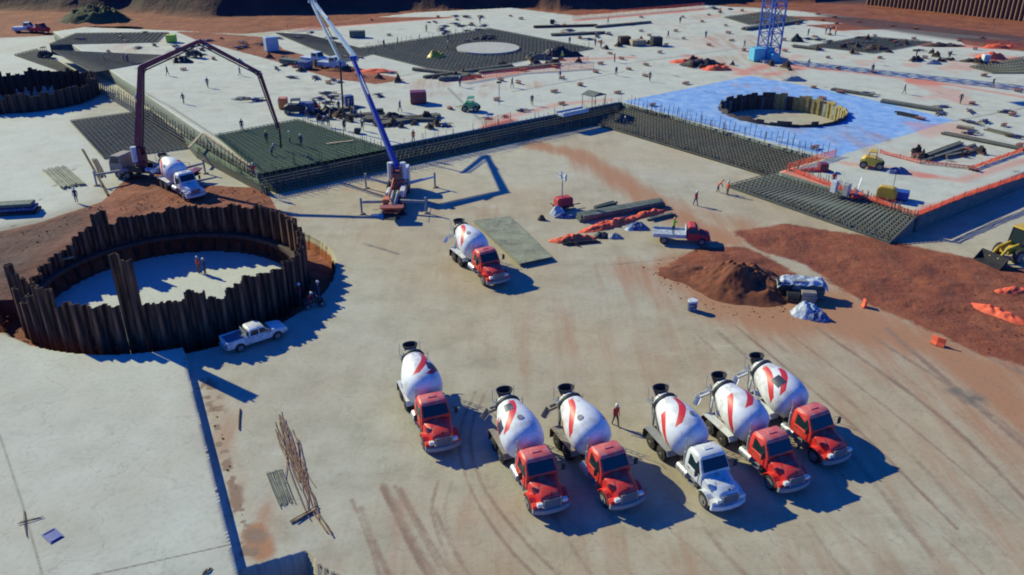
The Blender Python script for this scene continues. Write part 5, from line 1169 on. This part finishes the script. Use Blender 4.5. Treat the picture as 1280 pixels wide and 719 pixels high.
container(780,55,2.4,1.8,1.6,R(15),'dark_rust','brown box second from left in the distant machinery row', name='generator', cat='generator')
container(797,57,3.2,1.8,1.2,R(15),'wood','yellowish timber crate in the distant machinery row', name='crate', cat='crate')
container(1028,214,1.0,1,1.0,0,'maroon','dark red box behind the upright cabinets', name='cabinet', cat='cabinet')
container(1124,249,1.7,1.2,1.0,R(-30),'craneblue','blue box beside the yellow generator on the right slab', name='tool_box', cat='tool box')
container(690,30,1.0,1.0,1.0,0,'dark','small dark box on the far slab behind the recess', name='cabinet', cat='cabinet')
container(436,132,1.4,1.2,1.6,R(30),'bluetarp','small blue pump unit left of the blue boom', name='pump_unit', cat='pump unit')
def toilet(px, py, label, m='white'):
    t = thing('upright_cabinet', label, 'cabinet', (*G(px,py,UZ), UZ+.02), R(38)); b = MB(); b.box(-.5,.5,-.5,.5,.08,1.95); b.build('body', M[m], t, bevel=.03)
    b = MB(); b.prism([(-.54,1.95),(.54,1.95),(.4,2.15),(-.4,2.15)], -.54,.54); b.build('roof', M['grey_paint' if m != 'white' else 'tarp'], t, bevel=.02); b = MB(); b.box(-.36,.36,-.52,-.5,.15,1.85); b.build('door', M['tarp'], t); return t
toilet(1042,241,'small white upright cabinet, left of two at the slab edge').scale = (.62,.62,.68); toilet(1057,245,'small grey upright cabinet, right of two at the slab edge','grey_paint').scale = (.62,.62,.66)
t_ = thing('warning_sign', 'thin white sign leaning on a red base by the cabinets', 'sign', (*G(1069,247,UZ), UZ)); b = MB(); b.box(-.5,.5,-.4,.4,0,.35); b.build('base', M['vest_r'], t_, bevel=.05); b = MB(); b.bar((0,0,.3),(.35,0,2.3),.35,.06); b.build('board', M['white'], t_)

def light_tower(px, py, rz):
    t = thing('light_tower', 'dark red mobile light tower beside the formwork beams', 'light tower', (*G(px,py),0), rz)
    b = MB(); b.loft([[(x,-.55,.5),(x,.55,.5),(x,.5,h),(x,-.5,h)] for x, h in ((-1.0,1.35),(-.8,1.55),(.8,1.55),(1.0,1.3))]); b.build('housing', M['vest_r'], t, bevel=.04)
    b = MB(); b.box(-1.1,1.1,-.6,.6,.38,.5); b.bar((1.1,0,.42),(2.2,0,.40),.1,.1); b.bar((-.9,-.5,.45),(-.9,-1.5,.4),.08,.08); b.bar((-.9,.5,.45),(-.9,1.5,.4),.08,.08); b.build('trailer_frame', M['dark'], t)
    for s_ in (-1,1): wheel_at(t, 0, s_*.72, .33, .2)
    b = MB(); b.cyl((-.2,0,1.5),(-.2,0,3.3),.07,n=8); b.cyl((-.2,0,3.3),(-.2,0,4.0),.045,n=8); b.bar((-.2,-.7,4.0),(-.2,.7,4.0),.06,.06); b.build('mast', M['grey_paint'], t)
    for s_ in (-1,1):
        for dz in (-.18,.2): b = MB(); b.cyl((-.25,s_*.55,4.0+dz),(-.05,s_*.6,3.92+dz),.24,.2,n=12); b.build('lamp', M['tarp'], t)
light_tower(704,262,R(25))
heap(697, 268, .9, .7, .9, 'white and blue sheeting heap in front of the light tower', 'tarp', 'sheeting_pile', 'sheeting', seed=51, freq=.5, rough=.5)
heap(706, 272, 1.3, .5, .5, 'dark blue sheeting spread left of the formwork beams', 'bluetarp', 'sheeting_pile', 'sheeting', seed=52, freq=.5, rough=.5)

def flatbed(px, py, rz):
    t = thing('flatbed_truck', 'small dark red flatbed truck parked at the tip of the soil mound', 'flatbed truck', (*G(px,py),0), rz)
    b = MB(); b.box(-2.9,2.6,-.4,.4,.5,.7); b.build('chassis', M['dark'], t)
    b = MB(); b.box(-3.0,.35,-1.05,1.05,.78,.92); b.box(-3.0,.35,-1.05,-1.0,.92,1.15); b.box(-3.0,.35,1.0,1.05,.92,1.15); b.box(.28,.35,-1.05,1.05,.92,1.7); b.build('flatbed', M['tarp'], t)
    b = MB(); b.loft([[(x,-h0,.55),(x,h0,.55),(x,h0,1.25),(x2,h1,z),(x2,-h1,z),(x,-h0,1.25)] for x, x2, h0, h1, z in ((.45,.5,.95,.8,1.9),(.7,.7,.95,.8,2.0),(1.3,1.2,.95,.78,2.0),(1.75,1.35,.95,.75,1.85))]); cab = b.build('cab', M['maroon_dark'] if 'maroon_dark' in M else M['vest_r'], t, bevel=.04)
    b = MB(); b.loft([[(x,-h,.55),(x,h,.55),(x,h,z-.1),(x,h-.15,z),(x,-h+.15,z),(x,-h,z-.1)] for x, h, z in ((1.70,.92,1.28),(2.4,.85,1.18),(2.75,.8,1.0))]); b.build('hood', M['vest_r'], t, bevel=.03)
    b = MB(); b.plate([(1.74,-.82,1.3),(1.42,-.68,1.8),(1.42,.68,1.8),(1.74,.82,1.3)], -.03); b.build('windscreen', M['glass'], cab)
    for s_ in (-1,1):
        b = MB(); b.plate([(.6,s_*.955,1.3),(1.5,s_*.955,1.3),(1.3,s_*.84,1.78),(.6,s_*.84,1.78)], -.015*s_); b.build('side_window', M['glass'], cab)
        for x in (1.95,-1.9): wheel_at(t, x, s_*.85, .42, .28)
    b = MB(); b.box(2.72,2.86,-.9,.9,.42,.62); b.build('bumper', M['grey_paint'], t)
    return t
fb_ = flatbed(852,302,R(-8))
P_(841,293,.92,'reach','vest_g','denim','helmet_y','worker in lime vest standing on the bed of the red flatbed truck', R(150))
def barrel(px, py):
    t = thing('water_drum', 'small dark drum with white lid alone on the yard below the soil mound', 'drum', (*G(px,py),0)); b = MB()
    b.loft([[(r*math.cos(2*math.pi*k/18), r*math.sin(2*math.pi*k/18), z) for k in range(18)] for r, z in ((.36,0),(.4,.05),(.4,.4),(.43,.42),(.43,.46),(.4,.48),(.4,.9))]); b.build('body', M['bluetarp'], t, smooth=True)
    b = MB(); b.cyl((0,0,.9),(0,0,1.02),.45,.40,n=18); b.build('lid', M['white'], t)
barrel(865,388)
# covered material pile: boxes under sheeting beside the mound
cp = thing('covered_pallets', 'pallets of bags under pale blue and dark sheeting right of the tall soil mound', 'covered pallets', (*G(1002,372),0), R(-10))
for i, (x, y, l, w_, h) in enumerate(((-1.6,.3,1.3,1.2,1.5),(-.2,.5,1.5,1.3,1.7),(1.2,.3,1.3,1.2,1.5),(.4,-.7,1.3,1.0,1.1),(-.9,-.8,1.1,.9,.9))):
    b = MB(); n = 7
    for zi in range(3):
        z0 = .14+zi*(h-.14)/3; b.box(x-l/2+rr.uniform(-.06,.06), x+l/2+rr.uniform(-.06,.06), y-w_/2+rr.uniform(-.06,.06), y+w_/2, z0, z0+(h-.14)/3-.02)
    b.box(x-l/2,x+l/2,y-w_/2,y+w_/2,.1,.14); b.build('bag_stack', M[('dark','grey_paint','ply','deck','dark')[i]], cp, bevel=.05)
gx, gy = np.meshgrid(np.linspace(-2.3,2.1,44), np.linspace(-.4,1.3,24)); nz = fbm(gx,gy,.7,61,4)
zz = 1.45+.5*nz-.7*np.clip(np.abs(gy-.45)-.5,0,1)*1.2-.9*np.clip(np.abs(gx+.1)-1.7,0,1)
cv = grid_mesh('sheeting', gx, gy, zz, None, {}, M['tarp']); cv.parent = cp
heap(1003,352, 1.5,.7,.5,'sandy pile behind the covered pallets','wood','sand_pile','sand pile',seed=64,freq=.5,rough=.5)

def loader(px, py, rz):
    t = thing('wheel_loader', 'yellow wheel loader with lowered black bucket at the right picture edge', 'wheel loader', (*G(px,py),0), rz)
    b = MB(); b.loft([[(x,-h,.8),(x,h,.8),(x,h,z-.15),(x,h-.2,z),(x,-h+.2,z),(x,-h,z-.15)] for x, h, z in ((-3.2,.8,1.7),(-3.0,.95,2.0),(-1.0,.95,2.15),(-.7,.9,2.1))]); b.build('engine_cover', M['yellow'], t, bevel=.04)
    b = MB(); b.loft([[(x,-h,.8),(x,h,.8),(x,h,z),(x,-h,z)] for x, h, z in ((-.8,.6,1.4),(1.2,.55,1.5),(1.9,.5,1.3))]); b.build('front_frame', M['yellow'], t, bevel=.04)
    b = MB(); b.loft([[(x0,-.75,1.5),(x1,-.75,1.5),(x1,.75,1.5),(x0,.75,1.5)][::1] for x0, x1 in ((-1.0,.5),)]*1+[[(-.9,-.7,3.1),(.3,-.7,3.1),(.3,.7,3.1),(-.9,.7,3.1)]]); cab = b.build('cab', M['glass'], t)
    b = MB()
    for x0, x1 in ((-1.0,-.9),(.5,.3)):
        for s_ in (-1,1): b.bar((x0,s_*.77,1.5),(x1,s_*.72,3.1),.09,.09)
    b.box(-1.0,.5,-.8,.8,1.45,1.52); b.build('cab_frame', M['dark'], cab); b = MB(); b.box(-1.05,.45,-.82,.82,3.1,3.25); b.build('roof', M['yellow'], cab, bevel=.05)
    for s_ in (-1,1):
        for x in (-1.9,1.2): wheel_at(t, x, s_*1.05, .72, .55)
        b = MB(); b.bar((.6,s_*.45,1.6),(2.3,s_*.45,1.35),.14,.35); b.bar((2.3,s_*.45,1.35),(3.2,s_*.45,.55),.14,.30); b.build('lift_arm', M['yellow'], t)
        b = MB(); pts = [(math.cos(a)*.86-1.9, math.sin(a)*.82+.75) for a in np.linspace(R(150),R(20),8)]+[(math.cos(a)*.8-1.9, math.sin(a)*.77+.75) for a in np.linspace(R(20),R(150),8)]
        for i in range(7): b.prism([pts[i],pts[i+1],pts[14-i],pts[15-i]], *sorted((s_*.8,s_*1.35)))
        b.build('fender', M['yellow'], t)
    b = MB(); b.prism([(3.1,.15),(3.1,1.05),(3.2,1.05),(3.3,.25),(4.2,.12),(4.2,.04),(3.2,.04)], -1.4, 1.4); b.prism([(3.1,.1),(3.15,1.05),(4.2,.08)], -1.45,-1.4); b.prism([(3.1,.1),(3.15,1.05),(4.2,.08)], 1.4,1.45); b.build('bucket', M['dark'], t)
loader(1268,322,R(205))
def small_machine(px, py, label, m, rz=0, z=UZ, L_=3.0, name='compactor', cat='compactor'):
    t = thing(name, label, cat, (*G(px,py,z),z+.02), rz)
    b = MB(); b.loft([[(x,-h,.45),(x,h,.45),(x,h,zz-.1),(x,h-.1,zz),(x,-h+.1,zz),(x,-h,zz-.1)] for x, h, zz in ((-L_*.45,.6,1.2),(-L_*.3,.75,1.5),(L_*.1,.75,1.4),(L_*.4,.6,1.1))]); b.build('body', M[m], t, bevel=.04)
    b = MB(); b.box(-L_*.2,L_*.15,-.7,.7,2.05,2.18); cn = b.build('canopy', M[m], t, bevel=.04); b = MB()
    for x in (-L_*.18,L_*.13):
        for s_ in (-1,1): b.bar((x,s_*.62,1.3),(x,s_*.62,2.05),.07,.07)
    b.bar((-L_*.18,-.62,1.35),(L_*.13,-.62,1.35),.05,.05); b.bar((-L_*.18,.62,1.35),(L_*.13,.62,1.35),.05,.05); b.bar((0,-.62,1.35),(0,.62,1.35),.05,.05); b.build('canopy_frame', M['dark'], cn)
    for x in (-L_*.33,L_*.33):
        for s_ in (-1,1): wheel_at(t, x, s_*.72, .48, .3)
    return t
small_machine(1089,210,'yellow and black machine on the right slab below the blue sheeting','yellow',R(-25),L_=2.8)
heap(1122,216,1.4,.8,.8,'dark blue sheeting lump right of the yellow and black machine','bluetarp','sheeting_pile','sheeting',z=UZ,seed=71,freq=.4,rough=.6)
small_machine(589,139,'small green machine on the slab near the red netting','green',R(-10),L_=2.6)
small_machine(122,24,'yellow drilling machine on the red earth at upper left','yellow',R(15),z=.2,L_=6,name='drilling_rig',cat='drilling rig')
t_ = thing('generator', 'bright yellow generator with red base on the right slab edge', 'generator', (*G(1107,250,UZ),UZ+.02), R(-35)); b = MB(); b.box(-1.1,1.1,-.6,.6,.15,.3); b.build('base', M['vest_r'], t_); b = MB(); b.loft([[(x,-.55,.3),(x,.55,.3),(x,.5,h),(x,-.5,h)] for x, h in ((-1.0,1.3),(-.7,1.55),(.7,1.55),(1.0,1.2))]); b.build('housing', M['yellow'], t_, bevel=.08, seg=2); b = MB(); b.cyl((.5,0,1.5),(.5,0,3.4),.03,n=6); b.build('exhaust_pipe', M['dark'], t_)
for px, py, rz, m, lb, z in [(33,40,R(10),'white','white and pale blue car parked on red earth at the upper left corner',.1),(50,41,R(-15),'vest_r','red car beside the white one at the upper left corner',.1),(394,80,R(-25),'white','white truck among equipment left of the boom top',UZ),(416,86,R(-25),'tarp','pale trailer right of the white truck near the boom top',UZ),(1160,88,R(0),'dark','',UZ)]:
    if not lb: continue
    t_ = thing('small_truck', lb, 'vehicle', (*G(px,py,z),z+.02), rz); b = MB(); b.loft([[(x,-h,.45),(x,h,.45),(x,h,zz),(x,-h,zz)] for x, h, zz in ((-2.8,.95,1.3),(-.2,.95,1.3),(-.1,.95,2.3),(1.2,.9,2.3),(1.6,.9,1.5),(2.6,.85,1.3))]); bo = b.build('body', M[m], t_, bevel=.05)
    b = MB(); b.plate([(1.25,-.8,2.2),(1.62,-.8,1.55),(1.62,.8,1.55),(1.25,.8,2.2)], .03); b.box(.1,1.1,-.97,-.95,1.6,2.15); b.build('windscreen', M['glass'], bo)
    for x in (-1.9,1.7):
        for s_ in (-1,1): wheel_at(t_, x, s_*.85, .42, .25)
# dark equipment cluster on the slab left of the workers
small_machine(372,142,'dark machine with raised canopy in the equipment cluster above the green mat','dark',R(10),L_=4.2,name='finishing_machine',cat='machine')
container(384,141,2.2,1.6,1.6,R(5),'bluetarp','dark blue box at the right side of the equipment cluster',name='generator',cat='generator')
container(355,136,1.2,1.4,1.7,R(5),'orange','rusty orange box at the left side of the equipment cluster',name='cabinet',cat='cabinet')
container(475,13+130,1.0,1.0,.8,R(5),'dark','small dark box beside the dark rebar stack',name='cabinet',cat='cabinet')
container(447,161+6,.8,.8,.7,0,'dark','small black box at the slab edge right of the hose worker',name='cabinet',cat='cabinet')
small_machine(243,72,'dark machine standing under the peak of the dark red boom','dark',R(-30),L_=3.4,name='finishing_machine',cat='machine')
container(215,53,2.0,1.6,1.6,R(10),'vest_g','yellow green box at the right tip of the far mats',name='generator',cat='generator')
small_machine(57,72,'small dark machine left of the grey far mat','dark',R(10),L_=2.6,z=.1)
# flat dark stack by the left edge
t_ = thing('material_stack', 'dark covered material stack beside the soil at the left picture edge', 'material stack', (*G(22,266),0), R(10))
for k in range(3): b = MB(); b.box(-2.2+.1*k,2.3-.2*k,-1.0+.1*k,1.0-.1*k,.02+k*.42,.38+k*.42); b.build('layer', M[('dark','bluetarp','ply')[k]], t_, bevel=.08)
# dark scooter beside the trio in the shade
t_ = thing('quad_bike', 'dark quad bike among the three workers at the foot of the pile ring', 'quad bike', (*G(392,383),0), R(30)); b = MB(); b.loft([[(x,-h,.35),(x,h,.35),(x,h*.8,z),(x,-h*.8,z)] for x, h, z in ((-.9,.35,.75),(-.3,.25,.8),(.2,.22,.7),(.5,.3,.85),(.9,.3,.7))]); b.build('body', M['dark'], t_, bevel=.04)
b = MB(); b.box(-.7,0,-.18,.18,.8,.92); b.build('seat', M['rubber'], t_, bevel=.04); b = MB(); b.bar((.4,0,.8),(.3,0,1.1),.06,.06); b.bar((.3,-.38,1.12),(.3,.38,1.12),.05,.05); b.build('handlebar', M['grey_paint'], t_)
for x in (-.65,.65):
    for s_ in (-1,1): wheel_at(t_, x, s_*.42, .28, .22)
# orange markers
def barrier(px, py, label, rz=0, z=0):
    t = thing('traffic_barrier', label, 'traffic barrier', (*G(px,py,z),z), rz); t.scale = (.6,.6,.75); b = MB(); b.prism([(-.35,0),(.35,0),(.15,.45),(.12,1.0),(-.12,1.0),(-.15,.45)], -.45,.45); b.build('body', M['mesh'], t, bevel=.03); b = MB(); b.box(-.36,.36,-.47,.47,0,.06); b.build('base', M['dark'], t)
barrier(1080,384,'orange barrier standing on soil right of the covered pallets'); barrier(1168,430,'orange barrier at the lower edge of the red soil, left one', .5); barrier(1176,433,'orange barrier at the lower edge of the red soil, right one', .9)
t_ = thing('floodlight_pole', 'thin floodlight pole on the slab right of the green machine', 'pole', (*G(624,131,UZ),UZ)); b = MB(); b.cyl((0,0,0),(0,0,3.4),.06,n=8); b.build('pole', M['grey_paint'], t_); b = MB(); b.box(-.4,.4,-.15,.15,3.4,3.65); b.build('lamp', M['dark'], t_)
t_ = thing('shade_canopy', 'small grey shade canopy at the slab corner left of the blue sheeting', 'canopy', (*G(742,134,UZ),UZ), R(38)); b = MB(); b.prism([(-1.6,2.0),(1.6,2.0),(0,2.5)], -1.3,1.3); b.build('roof', M['ply'], t_)
for x in (-1.4,1.4):
    for y in (-1.1,1.1): b = MB(); b.bar((x,y,0),(x,y,2.05),.07,.07); b.build('leg', M['dark'], t_)
t_ = thing('loading_box', 'grey blue box lying on the slab edge below the small canopy', 'box', (*G(716,143,UZ),UZ), R(38)); b = MB(); b.box(-2.6,2.6,-.8,.8,.1,.5); b.build('tray', M['tarp'], t_, bevel=.04); b = MB(); b.box(-2.6,2.6,-.8,-.7,.5,.7); b.box(-2.6,2.6,.7,.8,.5,.7); b.build('rim', M['paleblue'], t_)

def cage(p0, p1, z0, z1, out, label, sp=.42, lean=.35, over=.9):
    """upright reinforcement in front of a slab side; out: unit vector away from the slab"""
    a = Vector((*G(*p0, UZ), 0)); e = Vector((*G(*p1, UZ), 0)); t = thing('rebar_cage', label, 'rebar cage', (a.x, a.y, 0)); o_ = Vector((out[0], out[1], 0)); L_ = (e-a).length; d = (e-a)/L_; n = int(L_/sp); b = MB()
    for k in range(n+1):
        q = d*(L_*k/n)+o_*.18; top = z1+over*rr.uniform(.4,1.1) if k % 2 else z1-.1
        b.bar((q+o_*lean).to_tuple()[:2]+(z0,), (q.x+rr.uniform(-.05,.05), q.y+rr.uniform(-.05,.05), top), .07, .07)
    for j in range(5):
        f = j/4; q = o_*(.22+lean*(1-f)); zz = z0+.15+(z1-z0-.3)*f; b.bar((q.x,q.y,zz), (q.x+d.x*L_,q.y+d.y*L_,zz), .07, .07)
    b.build('bars', M['rebar'], t); return t
cage((324,222),(480,190), .3, UZ, -E2, 'upright green brown bars along the slab side below the green mat')
cage((482,190),(772,131), .3, UZ, -E2, 'upright bars along the slab side right of the blue boom pump')
cage((787,132),(1040,193), .3, UZ, -E1, 'tall upright bars along the slab side below the blue sheeting', over=1.6)
cage((990,209),(1143,271), .3, UZ, -E1, 'upright bars along the slab side behind the wide grey mat')
cage((112,94),(318,212), .1, UZ, -E1, 'upright bars along the long left side of the upper slab', sp=.6)

# clods and stones lying on the bare soil: far too many to count
rc = random.Random(12); b = MB()
def clod(x, y, z, r):
    vs = [Vector((rc.uniform(.6,1.2)*r*d[0]+x, rc.uniform(.6,1.2)*r*d[1]+y, max(rc.uniform(.5,1)*r*d[2],-.1)+z)) for d in ((1,0,0),(-1,0,0),(0,1,0),(0,-1,0),(0,0,1),(0,0,-1))]
    b.add(vs, [(0,2,4),(2,1,4),(1,3,4),(3,0,4),(2,0,5),(1,2,5),(3,1,5),(0,3,5)])
polys = [([(925,292),(985,283),(1090,299),(1200,323),(1300,345),(1300,460),(1230,440),(1172,412),(1100,383),(1060,362),(1010,328)], 700, 0), ([(800,335),(870,310),(960,315),(1010,370),(1000,400),(900,395),(840,370)], 260, 0), ([(0,292),(50,282),(130,256),(160,226),(195,222),(330,240),(345,262),(280,250),(100,280),(60,330),(0,380)], 700, .15), ([(255,480),(270,485),(318,690),(308,700)], 50, 0), ([(0,425),(100,440),(60,410),(0,385)], 90, 0)]
for P, n, z in polys:
    WPp = W(P); xs_ = [p[0] for p in WPp]; ys_ = [p[1] for p in WPp]
    for _ in range(n*2):
        x, y = rc.uniform(min(xs_), max(xs_)), rc.uniform(min(ys_), max(ys_))
        if inpoly(np.array([x]), np.array([y]), WPp)[0] and abs(math.hypot(x-RC[0], y-RC[1])-RR) > 1: clod(x, y, z, rc.choice((.04,.05,.06,.08,.13)))
tag(b.build('soil_clods', M['soil']), 'loose clods of red soil and stones strewn over the bare earth', 'soil clods', kind='stuff')
# scattered offcuts, small heaps and buckets on the upper slab
M['brush'] = mat('dark_olive_brush', (.05,.06,.03), .95, .5, .6, bump=.8)
oc = thing('timber_offcuts', 'small scatter of timber and bar offcuts lying on the upper slab', 'offcuts', (0,0,0), 0, 'offcut scatters on the slab')
b = MB()
for k in range(7): a = rr.uniform(0,3.1); q = Vector((rr.uniform(-.6,.6), rr.uniform(-.4,.4), .06+.07*k)); d = Vector((math.cos(a), math.sin(a), 0))*rr.uniform(.4,1.1); b.bar(q-d, q+d, .12, .08)
b.build('boards', M['dark_rust'], oc)
b = MB(); b.box(-.3,.35,-.3,.25,.1,.55); b.build('bucket', M['bluetarp'], oc, bevel=.04)
first = True; rq = random.Random(77); cnt = 0
CL = [(rq.uniform(2,175), rq.uniform(vC+3,120)) for _ in range(34)]
while cnt < 110:
    q_ = rq.choice(CL); u, v = q_[0]+rq.gauss(0,4), q_[1]+rq.gauss(0,4); p = UA+u*E1+v*E2
    if u < 2 or v < vC+2: continue
    if (u < UJ+1 and v < 3) or p[1] > np.interp(p[0], *zip(*sorted(FAR)))-5 or np.hypot(*(p-BP)) < BRr+1.5: continue
    zc = (p[1]*math.cos(PITCH)+(CAM_H-UZ)*math.sin(PITCH)); px = 640+F_PX*p[0]/zc; py = 359.5+F_PX*((CAM_H-UZ)*math.cos(PITCH)-p[1]*math.sin(PITCH))/zc
    if px < 60 or px > 1280 or inpoly(np.array([px]), np.array([py]), [(265,165),(372,145),(490,186),(325,222)])[0] or inpoly(np.array([px]), np.array([py]), [(775,127),(938,92),(1200,150),(1040,200)])[0]: continue
    cnt += 1; sc_ = (rq.uniform(.7,1.9), rq.uniform(.6,1.3), rq.uniform(.5,1.1))
    if first: oc.location = (p[0], p[1], UZ+.02); oc.scale = sc_; first = False
    else: dup(oc, (p[0], p[1], UZ+.02), rq.uniform(0,3.1), scale=sc_)
for i, (px, py, a, b_, h, m, lb) in enumerate([(700,70,5,1.5,1.6,'dark','dark tangle of bars among the workers at the recess corner'),(672,74,3,1.2,1.1,'rebar','grey tangle of bars left of the recess corner workers'),(1095,62,3,1.5,.9,'dark_rust','rusty tangle on the near corner of the far grey mat'),
    (996,52,1.6,1,1.2,'dark','small dark heap left of the far grey mat'),(1147,76,1.4,.8,.8,'dark','small dark heap on the washed slab, upper right'),(1166,80,1.8,.8,.6,'grey_paint','grey heap right of the small dark one on the washed slab'),(992,101,2.4,.8,.7,'grey_paint','pale grey equipment heap behind the yellow rimmed pit'),
    (603,50,4,1.2,.7,'dark','dark bar tangle behind the white disc'),(545,72,2,1.2,1.2,'yellow','yellowish equipment heap at the left rim of the dark recess'),(490,150,3.0,1.4,.8,'dark','dark heap on the rebar stack right of the boom'),(412,142,2.4,1.2,.9,'dark','dark heap at the upper corner of the green mat'),
    (1180,58,5,1.2,.7,'dark_rust','brown heap before the far retaining wall, left one'),(1250,60,4,1.2,.8,'mesh','orange and brown heap before the far retaining wall, right one'),(228,78,2.4,1.3,1.1,'dark','dark heap under the dark red boom peak'),(302,124,1.8,1.1,.4,'ply','flat grey heap in the middle of the left slab'),(120,26,9,5,3.2,'brush','dark greenish mound of brush beside the drilling machine')]):
    heap(px, py, a, b_, h, lb, m, 'material_heap', 'material heap', z=UZ, seed=130+i, freq=.7, rough=.8, n=24)

def loose_rods(p0, p1, wd, n, label, m):
    a = Vector((*G(*p0), 0)); e = Vector((*G(*p1), 0)); t = e-a; d = t.normalized(); sx = d.cross(Vector((0,0,1))); b = MB(); q = random.Random(9)
    for k in range(n):
        s0, s1 = q.uniform(0,.35), q.uniform(.6,1.02); o0 = q.gauss(0,wd*.38); o1 = q.gauss(0,wd*.38); pts = []
        for j in range(9):
            f = s0+(s1-s0)*j/8; w_ = o0+(o1-o0)*j/8+math.sin(f*q.uniform(5,7)+k)*wd*.22+q.uniform(-.03,.03); p = t*f+sx*w_; pts.append((p.x, p.y, .03+.012*(k % 6)))
        for u, v in zip(pts[:-1], pts[1:]): b.bar(u, v, .034, .03)
    return tag(b.build('rod_bundle', M[m], loc=a), label, 'rods')
loose_rods((346,516),(396,648),.75,26,'loose tangle of long thin rusty rods on the yard right of the dark slab step','rodbrown')
wk = person_thing('walk', 'denim', 'khaki', 'hair', 'tiny worker out on the far open slab', 'workers spread over the far slab', (*G(640,110,UZ),UZ+.03), 1.0)
wl2 = [(665,132),(560,52),(812,102),(835,48),(700,100),(770,95),(930,60),(1090,92),(1130,118),(1200,130),(1240,110),(1010,85),(850,30),(760,30),(600,30),(480,60),(300,95),(260,110),(210,95),(230,130),(430,150),(443,150),(424,140),(415,133),(385,150),(500,140)]
for i, (px, py) in enumerate(wl2): dup(wk, (*G(px,py,UZ),UZ+.03), i*1.3)

# loose equipment crowded between the green mat and the blue boom, and round the far recess
pl2 = thing('material_pallet', 'pallet of dark and rusty fittings in the crowd above the green mat', 'pallet', (*G(400,150,UZ),UZ+.02), .3, 'pallets of fittings on the slab')
b = MB(); b.box(-.6,.6,-.5,.5,.0,.12); b.build('pallet', M['wood'], pl2)
b = MB(); rz_ = random.Random(31)
b.box(-.55,.55,-.45,.45,.121,.3)
for k in range(9): x0, y0 = rz_.uniform(-.5,.2), rz_.uniform(-.4,.15); b.box(x0,x0+.3,y0,y0+.25,.25,.45+rz_.random()*.5)
b.build('fittings', M['dark_rust'], pl2)
rz_ = random.Random(44)
for cx, cy, sx, sy, n in ((425,145,28,9,16),(500,152,40,8,12),(680,78,40,6,12),(560,98,60,5,10),(390,82,40,8,10),(880,82,24,5,7),(1060,60,50,6,10),(1180,74,50,7,8),(790,57,30,4,6),(970,82,26,6,6),(1190,190,40,8,5)):
    for k in range(n):
        px, py = rz_.gauss(cx, sx*.6), rz_.gauss(cy, sy*.6)
        c_ = dup(pl2, (*G(px,py,UZ),UZ+.02), rz_.uniform(0,3), scale=(rz_.uniform(.6,1.8),rz_.uniform(.6,1.4),rz_.uniform(.5,1.5)))
        c_['label'] = 'pallet of rusty fittings standing among the material on the upper slab'
pl2['label'] = 'pallet of rusty fittings standing among the material on the upper slab'
